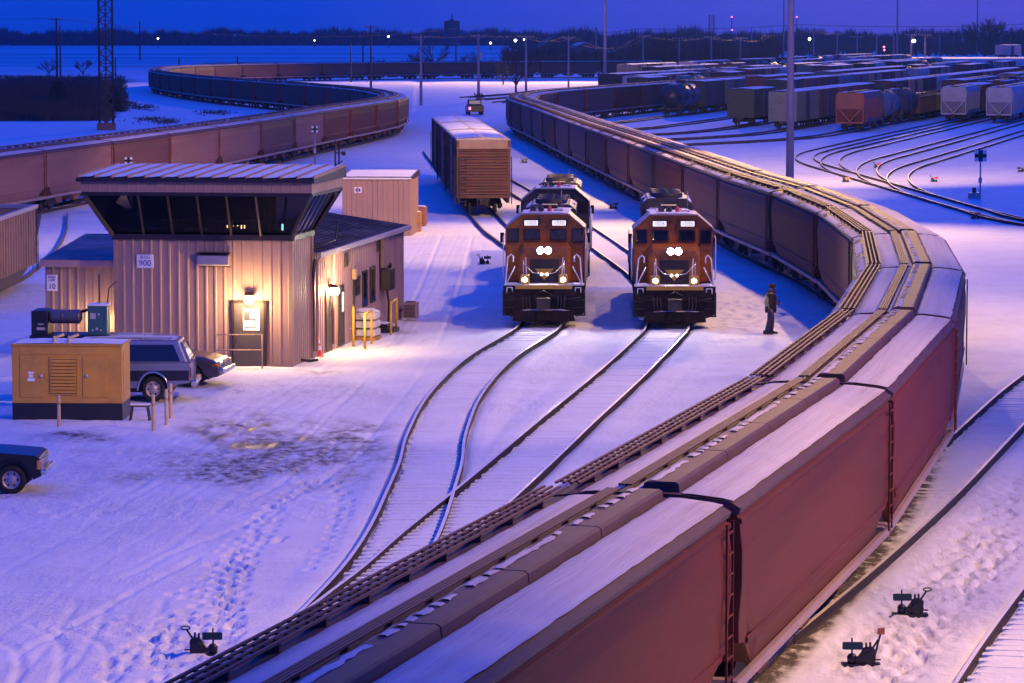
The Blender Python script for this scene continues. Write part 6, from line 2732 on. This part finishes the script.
for j in range(260):
    px, py = rn.choice(((140, 108), (150, 120), (215, 113), (165, 122), (128, 105)))
    p = gp(px + rn.gauss(0, 9), py + rn.gauss(0, 1.2))
    for q_ in range(4):
        x = p.x + rn.uniform(-.5, .5)
        b.add([(x - .05, p.y, 0), (x + .05, p.y, 0), (x + rn.uniform(-.4, .4), p.y + rn.uniform(-.4, .4), rn.uniform(.15, .5))], [(0, 1, 2)])
o = b.build('dry_weeds', WEED, None, fix=False)
tag(o, 'dark dry weeds and scrub covering the ground at left', 'weeds', None, 'stuff')


# ------------------------------------------------------------------ parked cars of the yard
def ycar(kind, paint):
    r = thing(kind, (0, 0, 0), 0, 'x', kind.replace('_', ' '), 'freight cars parked in the yard')
    hl = 7.4
    if kind == 'yard_boxcar':
        b = MB()
        b.box(-1.5, 1.5, -hl, hl, 1.0, 4.15)
        for s in (-1, 1):
            for k in range(13):
                y = -7.2 + k * 1.2
                b.box(s * 1.5 - .0 if s > 0 else -1.56, 1.56 if s > 0 else -1.5, y - .05, y + .05, 1.05, 4.1)
            for k in range(5):
                y0, y1 = sorted((s * hl, s * (hl + .07)))
                b.box(-1.35, 1.35, y0, y1, 1.3 + k * .55, 1.55 + k * .55)
        b.build('body', paint, r, .02)
        for s in (-1, 1):
            b = MB()
            b.box(s * 1.53 - .05, s * 1.53 + .06, -1.3, 1.3, 1.1, 4.0)
            b.build('sliding_door', CBRN, r)
        b = MB()
        snow_strip(b, -1.5, 0, -hl, hl, 4.16, 4.26, 10, .04, .05)
        snow_strip(b, 0, 1.5, -hl, hl, 4.26, 4.16, 10, .04, .05)
        b.build('snow_roof', SNOW, r, fix=False)
    elif kind == 'yard_tank_car':
        b = MB()
        b.lathe([(.001, -hl + .0), (.7, -hl + .08), (1.2, -hl + .4), (1.45, -hl + .9), (1.48, -2.4), (1.5, -2.38), (1.5, -2.3), (1.48, -2.28), (1.48, 2.3), (1.5, 2.32), (1.5, 2.4), (1.48, 2.42), (1.45, hl - .9), (1.2, hl - .4), (.7, hl - .08), (.001, hl)], (0, 0, 2.55), 22, 'y')
        b.build('tank', paint, r)
        b = MB()
        b.lathe([(.55, 3.95), (.55, 4.35), (.45, 4.45), (.001, 4.47)], n=14)
        b.box(-.9, .9, -1.2, 1.2, 3.98, 4.03)
        for s in (-1, 1):
            b.tube([(s * .9, -1.2, 4.0), (s * .9, -1.2, 4.7), (s * .9, 1.2, 4.7), (s * .9, 1.2, 4.0)], .03, 5)
        b.build('dome', STEEL, r)
        b = MB()
        b.box(-.4, .4, -hl - .3, hl + .3, .85, 1.12)
        for s in (-1, 1):
            b.box(-1.3, 1.3, s * hl - .3, s * hl + .3, .9, 1.05)
            b.prism([(-1.2, 1.1), (1.2, 1.1), (1.3, 1.9), (-1.3, 1.9)], 'y', s * 5.2 - .15, s * 5.2 + .15)
            ladder(b, s * 1.52, -.3, .3, 1.0, 4.0, 6)
        b.build('frame', STEEL, r)
        b = MB()
        snow_strip(b, -.45, .45, -hl + 1, -.7, 3.98, 3.98, 8, .08, .06)
        snow_strip(b, -.45, .45, .7, hl - 1, 3.98, 3.98, 8, .08, .06)
        b.build('snow_roof', SNOWD, r, fix=False)
    elif kind == 'yard_hopper_car':
        b = MB()
        pl = lambda zb: [(-1.5, zb), (-1.55, 3.6), (-1.3, 4.15), (1.3, 4.15), (1.55, 3.6), (1.5, zb)]
        loft(b, [(-hl, pl(2.6)), (-hl + 1.5, pl(1.1)), (hl - 1.5, pl(1.1)), (hl, pl(2.6))])
        for s in (-1, 1):
            for k in range(11):
                y = -6.5 + k * 1.3
                b.prism([(s * 1.53, 1.4), (s * 1.6, 1.5), (s * 1.6, 3.5), (s * 1.53, 3.6)], 'y', y - .05, y + .05)
            # sloped end with its triangular brace
            b.bar((-1.2, s * (hl + .05), 2.5), (0, s * (hl + .05), 1.15), .14)
            b.bar((1.2, s * (hl + .05), 2.5), (0, s * (hl + .05), 1.15), .14)
            b.box(-1.4, 1.4, s * hl - .15, s * hl + .15, 2.45, 2.62)
            for x in (-1.4, 1.4):
                b.box(x - .06, x + .06, s * (hl + .1) - .06, s * (hl + .1) + .06, 1.0, 4.0)
            b.box(-1.45, 1.45, s * (hl + .05) - .15, s * (hl + .05) + .15, .95, 1.15)
        for k in (-4.2, 0, 4.2):
            b.prism([(k - 1.4, 1.12), (k + 1.4, 1.12), (k + .3, .5), (k - .3, .5)], 'x', -1.1, 1.1)
        b.build('body', paint, r, .02)
        b = MB()
        b.box(-.35, .35, -hl + .3, hl - .3, 4.2, 4.28)
        for k in range(9):
            b.box(-1.2, 1.2, -6.6 + k * 1.65 - .04, -6.6 + k * 1.65 + .04, 4.1, 4.2)
        b.build('running_board', STEEL, r)
        b = MB()
        snow_strip(b, -1.28, -.36, -hl, hl, 4.16, 4.16, 12, .05, .06)
        snow_strip(b, .36, 1.28, -hl, hl, 4.16, 4.16, 12, .05, .06)
        b.build('snow_roof', SNOW, r, fix=False)
    else:                       # gondola
        b = MB()
        for s in (-1, 1):
            b.box(s * 1.5 - .04, s * 1.5 + .04, -hl, hl, .95, 2.9)
            b.box(-1.46, 1.46, s * hl - .04, s * hl + .04, .95, 2.9)
            for k in range(13):
                y = -7.0 + k * 1.17
                b.prism([(s * 1.54, .96), (s * 1.64, 1.0), (s * 1.64, 2.7), (s * 1.54, 2.75)], 'y', y - .06, y + .06)
            b.box(s * 1.55 - .08, s * 1.55 + .08, -hl - .05, hl + .05, 2.8, 2.95)
        b.box(-1.46, 1.46, -hl, hl, .95, 1.1)
        b.build('body', paint, r)
        b = MB()
        snow_strip(b, -1.44, 1.44, -hl + .1, hl - .1, 2.1, 2.1, 12, .0, .35)
        b.build('snow_load', SNOWD, r, fix=False)
    b = MB()
    b.box(-.3, .3, -hl - .45, hl + .45, .78, 1.0)
    b.box(-.2, .2, -hl - .65, -hl - .4, .72, 1.04)
    b.box(-.2, .2, hl + .4, hl + .65, .72, 1.04)
    b.build('centre_sill', TRUCKM, r)
    bogie(r, -5.1, False)
    bogie(r, 5.1, False)
    for c_ in kids(r):
        if c_.name.startswith('bogie'):
            y = -5.1 if min(v.co.y for v in c_.data.vertices) < 0 else 5.1
            for q_ in (-.88, .88):
                w = MB()
                w.cyl((-.75, y + q_, RZ + .43), (.75, y + q_, RZ + .43), .07, n=6)
                for s in (-1, 1):
                    w.cyl((s * .68, y + q_, RZ + .43), (s * .81, y + q_, RZ + .43), .43, n=14)
                w.build('wheelset', TRUCKM, c_)
    return r


YP = {k: ycar(k, CBRN) for k in ('yard_boxcar', 'yard_tank_car', 'yard_hopper_car', 'yard_gondola')}
used = set()
COLS = {'rb': (CRED, 'red'), 'gr': (CGREY, 'grey green'), 'dg': (CGREEN, 'dark green'), 'bl': (CBLUE, 'pale grey'), 'bk': (CBLACK, 'black'), 'br': (CBRN, 'dark brown'), 'ta': (BOXTAN, 'tan'), 'si': (CSILV, 'silver')}
KN = {'b': 'yard_boxcar', 't': 'yard_tank_car', 'h': 'yard_hopper_car', 'g': 'yard_gondola'}
NM = {'b': 'boxcar', 't': 'tank car', 'h': 'covered hopper', 'g': 'gondola'}


def ypark(xi, d, code, label):
    kd, cl = code.split('-')
    k = KN[kd]
    pm, pn = COLS[cl]
    loc = (xi + HD * d, d, .0)
    rz = -math.atan(HD) 
    body = 'tank' if kd == 't' else 'body'
    lb = label.replace('*', pn + ' ' + NM[kd])
    if k not in used:
        used.add(k)
        r = YP[k]
        r.location, r.rotation_euler = loc, (0, 0, rz)
        r['label'] = lb
        for c_ in kids(r):
            if c_.name.split('.')[0] == body:
                c_.material_slots[0].link = 'OBJECT'
                c_.material_slots[0].material = pm
        return
    dup(YP[k], loc, rz, lb, None, None, {body: pm})


# front car of every row is read off the photograph, the rest continues along the track
ROWS = [  # x intercept, pixel of the leading end at ground, codes, n, name
    (-40.5, (1004, 124), ['h-bl', 'h-bl', 'b-br'], 6, 'the right edge hopper row'),
    (-46.2, (970, 123), ['h-bl', 'b-bk', 'g-br'], 10, 'the inner pale hopper row'),
    (-52.4, (846, 133), ['h-rb', 't-gr', 't-br', 'g-br', 'g-bk', 'g-br', 'b-br'], 15, 'the red hopper row'),
    (-60.6, (786, 131), ['b-gr', 'b-br', 'b-rb', 'b-br', 'g-br'], 19, 'the grey green boxcar row'),
    (-67.8, (737, 127), ['b-dg'], 1, 'the lone dark green boxcar row'),
    (-76.0, (722, 112), ['b-dg', 'b-rb', 'b-br', 'h-gr'], 20, 'the row behind the lone boxcar'),
    (-84.6, (665, 117), ['t-bk', 'b-dg', 'b-gr', 'g-br', 'b-rb'], 21, 'the black tank car row'),
    (-99.0, (641, 108), ['b-dg', 'g-gr', 't-gr', 'g-bk', 'b-br'], 20, 'the small green boxcar row'),
    (-103.8, (629, 105), ['b-si', 'b-ta', 'b-gr', 'g-br', 'h-gr'], 20, 'the silver boxcar row'),
    (-112.0, (600, 102), ['b-bk', 'b-br', 'h-si', 'b-ta'], 18, 'the black boxcar row'),
    (-127.0, None, ['b-br', 'b-ta', 'h-gr', 'b-rb', 'g-ta'], 20, 'the second farthest row'),
    (-142.0, None, ['b-ta', 'b-br', 'h-si', 'g-ta', 'b-si'], 22, 'the farthest row'),
]
for xi, px, codes, n, nm in ROWS:
    if px:
        d0 = gp(*px).y + 7.6
    else:
        d0 = 640 if xi > -130 else 690
    rn = random.Random(int(-xi * 10))
    d = d0
    for i in range(n):
        if i < len(codes):
            cd = codes[i]
        else:
            cd = rn.choice(['b-br', 'b-rb', 'b-gr', 'h-gr', 'g-br', 'b-ta', 't-bk', 'h-bl', 'g-bk', 'h-br', 'b-dg', 'b-br'])
            if rn.random() < .08:
                d += rn.uniform(8, 30)
        ypark(xi, d, cd, '* in ' + nm + ', ' + ordn(i) + ' in line')
        d += 16.1 * math.cos(math.atan(HD))
# the pale stored boxcars far right
p = at(1008, 63, 1120)
dup(YP['yard_boxcar'], (p.x, p.y, 2.2), -.52, 'white boxcar standing on the far bank at the right edge', None, None, {'body': CSILV})
b = MB()
p = at(1008, 55, 1010)
b.prism([(p.x - 60, -.5), (p.x - 30, 2.2), (p.x + 80, 2.2), (p.x + 120, -.5)], 'y', 1085, 1160)
o = b.build('embankment', SNOWD, None)
tag(o, 'low snowy bank beyond the yard at right', kind='structure')

# ------------------------------------------------------------------ evening haze
hm = bpy.data.materials.new('evening_haze')
hm.use_nodes = True
hn = hm.node_tree
hn.nodes.remove(hn.nodes['Principled BSDF'])
pv = hn.nodes.new('ShaderNodeVolumePrincipled')
pv.inputs['Color'].default_value = (.4, .7, .98, 1)
pv.inputs['Density'].default_value = .0001
hn.links.new(pv.outputs[0], hn.nodes['Material Output'].inputs['Volume'])
b = MB()
b.box(-3400, 3400, -120, 7700, -3, 95)
o = b.build('haze', hm, None)
tag(o, 'thin cold evening haze over the yard', kind='stuff')

# ------------------------------------------------------------------ sky, sun, camera
w = bpy.data.worlds.new('World')
sc.world = w
w.use_nodes = True
nt = w.node_tree
N, L = nt.nodes, nt.links
bg = N['Background']
sk = N.new('ShaderNodeTexSky')
sk.sky_type = 'NISHITA'
sk.sun_disc = False
SUN_EL, SUN_AZ = math.radians(1.5), math.radians(95)
sk.sun_elevation = SUN_EL
sk.sun_rotation = SUN_AZ
sk.air_density = 1.2
sk.dust_density = .6
sk.ozone_density = 6
tc = N.new('ShaderNodeTexCoord')
sx_ = N.new('ShaderNodeSeparateXYZ')
L.new(tc.outputs['Generated'], sx_.inputs[0])
mr = N.new('ShaderNodeMapRange')
mr.inputs['From Min'].default_value = -.06
mr.inputs['From Max'].default_value = .12
L.new(sx_.outputs['X'], mr.inputs['Value'])
lo_ = N.new('ShaderNodeMapRange')          # the violet glow of the town hangs low over the yard only
lo_.inputs['From Min'].default_value = .04
lo_.inputs['From Max'].default_value = .35
lo_.inputs['To Min'].default_value = 1
lo_.inputs['To Max'].default_value = 0
L.new(sx_.outputs['Z'], lo_.inputs['Value'])
fr_ = N.new('ShaderNodeMapRange')
fr_.inputs['From Min'].default_value = .3
fr_.inputs['From Max'].default_value = .8
L.new(sx_.outputs['Y'], fr_.inputs['Value'])
m1 = N.new('ShaderNodeMath')
m1.operation = 'MULTIPLY'
L.new(mr.outputs['Result'], m1.inputs[0])
L.new(lo_.outputs['Result'], m1.inputs[1])
m2 = N.new('ShaderNodeMath')
m2.operation = 'MULTIPLY'
L.new(m1.outputs[0], m2.inputs[0])
L.new(fr_.outputs['Result'], m2.inputs[1])
cm = N.new('ShaderNodeMix')
cm.data_type = 'RGBA'
L.new(m2.outputs[0], cm.inputs['Factor'])
cm.inputs[6].default_value = (.0, .066, .74, 1)         # tungsten-balanced dusk: deep blue, a little violet over the lit yard
cm.inputs[7].default_value = (.12, .10, .74, 1)
mz = N.new('ShaderNodeMapRange')
mz.inputs['From Min'].default_value = 0
mz.inputs['From Max'].default_value = .02
mz.inputs['To Min'].default_value = .8
mz.inputs['To Max'].default_value = 1
L.new(sx_.outputs['Z'], mz.inputs['Value'])
vm = N.new('ShaderNodeVectorMath')
vm.operation = 'SCALE'
L.new(cm.outputs[2], vm.inputs[0])
L.new(mz.outputs['Result'], vm.inputs['Scale'])
ms = N.new('ShaderNodeMix')
ms.data_type = 'RGBA'
ms.blend_type = 'MULTIPLY'
ms.inputs['Factor'].default_value = 1
L.new(sk.outputs['Color'], ms.inputs[6])
ms.inputs[7].default_value = (.0, .12, 1.0, 1)
ad = N.new('ShaderNodeMix')
ad.data_type = 'RGBA'
ad.blend_type = 'ADD'
ad.inputs['Factor'].default_value = 1
sc1 = N.new('ShaderNodeVectorMath')
sc1.operation = 'SCALE'
sc1.inputs['Scale'].default_value = 13.6
L.new(vm.outputs[0], sc1.inputs[0])
L.new(sc1.outputs[0], ad.inputs[6])
L.new(ms.outputs[2], ad.inputs[7])
L.new(ad.outputs[2], bg.inputs['Color'])
bg.inputs['Strength'].default_value = .09

sl = bpy.data.lights.new('sun', 'SUN')
sl.energy = .05
sl.angle = math.radians(8)
sl.color = (1, .7, .5)
so = bpy.data.objects.new('sun', sl)
COL.objects.link(so)
so.rotation_euler = (PI / 2 - SUN_EL, 0, PI - SUN_AZ)

cd = bpy.data.cameras.new('camera')
cd.sensor_width = 36
cd.lens = FPX / 1024 * 36
cd.clip_start = .5
cd.clip_end = 12000
co_ = bpy.data.objects.new('camera', cd)
COL.objects.link(co_)
co_.location = (0, 0, H)
co_.rotation_euler = (PI / 2 - PITCH, 0, 0)
sc.camera = co_
sc.render.engine = 'CYCLES'
sc.cycles.max_bounces = 5
sc.cycles.diffuse_bounces = 3
sc.cycles.glossy_bounces = 3
sc.cycles.caustics_reflective = False
sc.cycles.caustics_refractive = False
sc.cycles.sample_clamp_indirect = 4
sc.cycles.use_denoising = True
sc.view_settings.view_transform = 'Standard'
sc.view_settings.look = 'None'
sc.view_settings.exposure = 0
sc.view_settings.gamma = 1
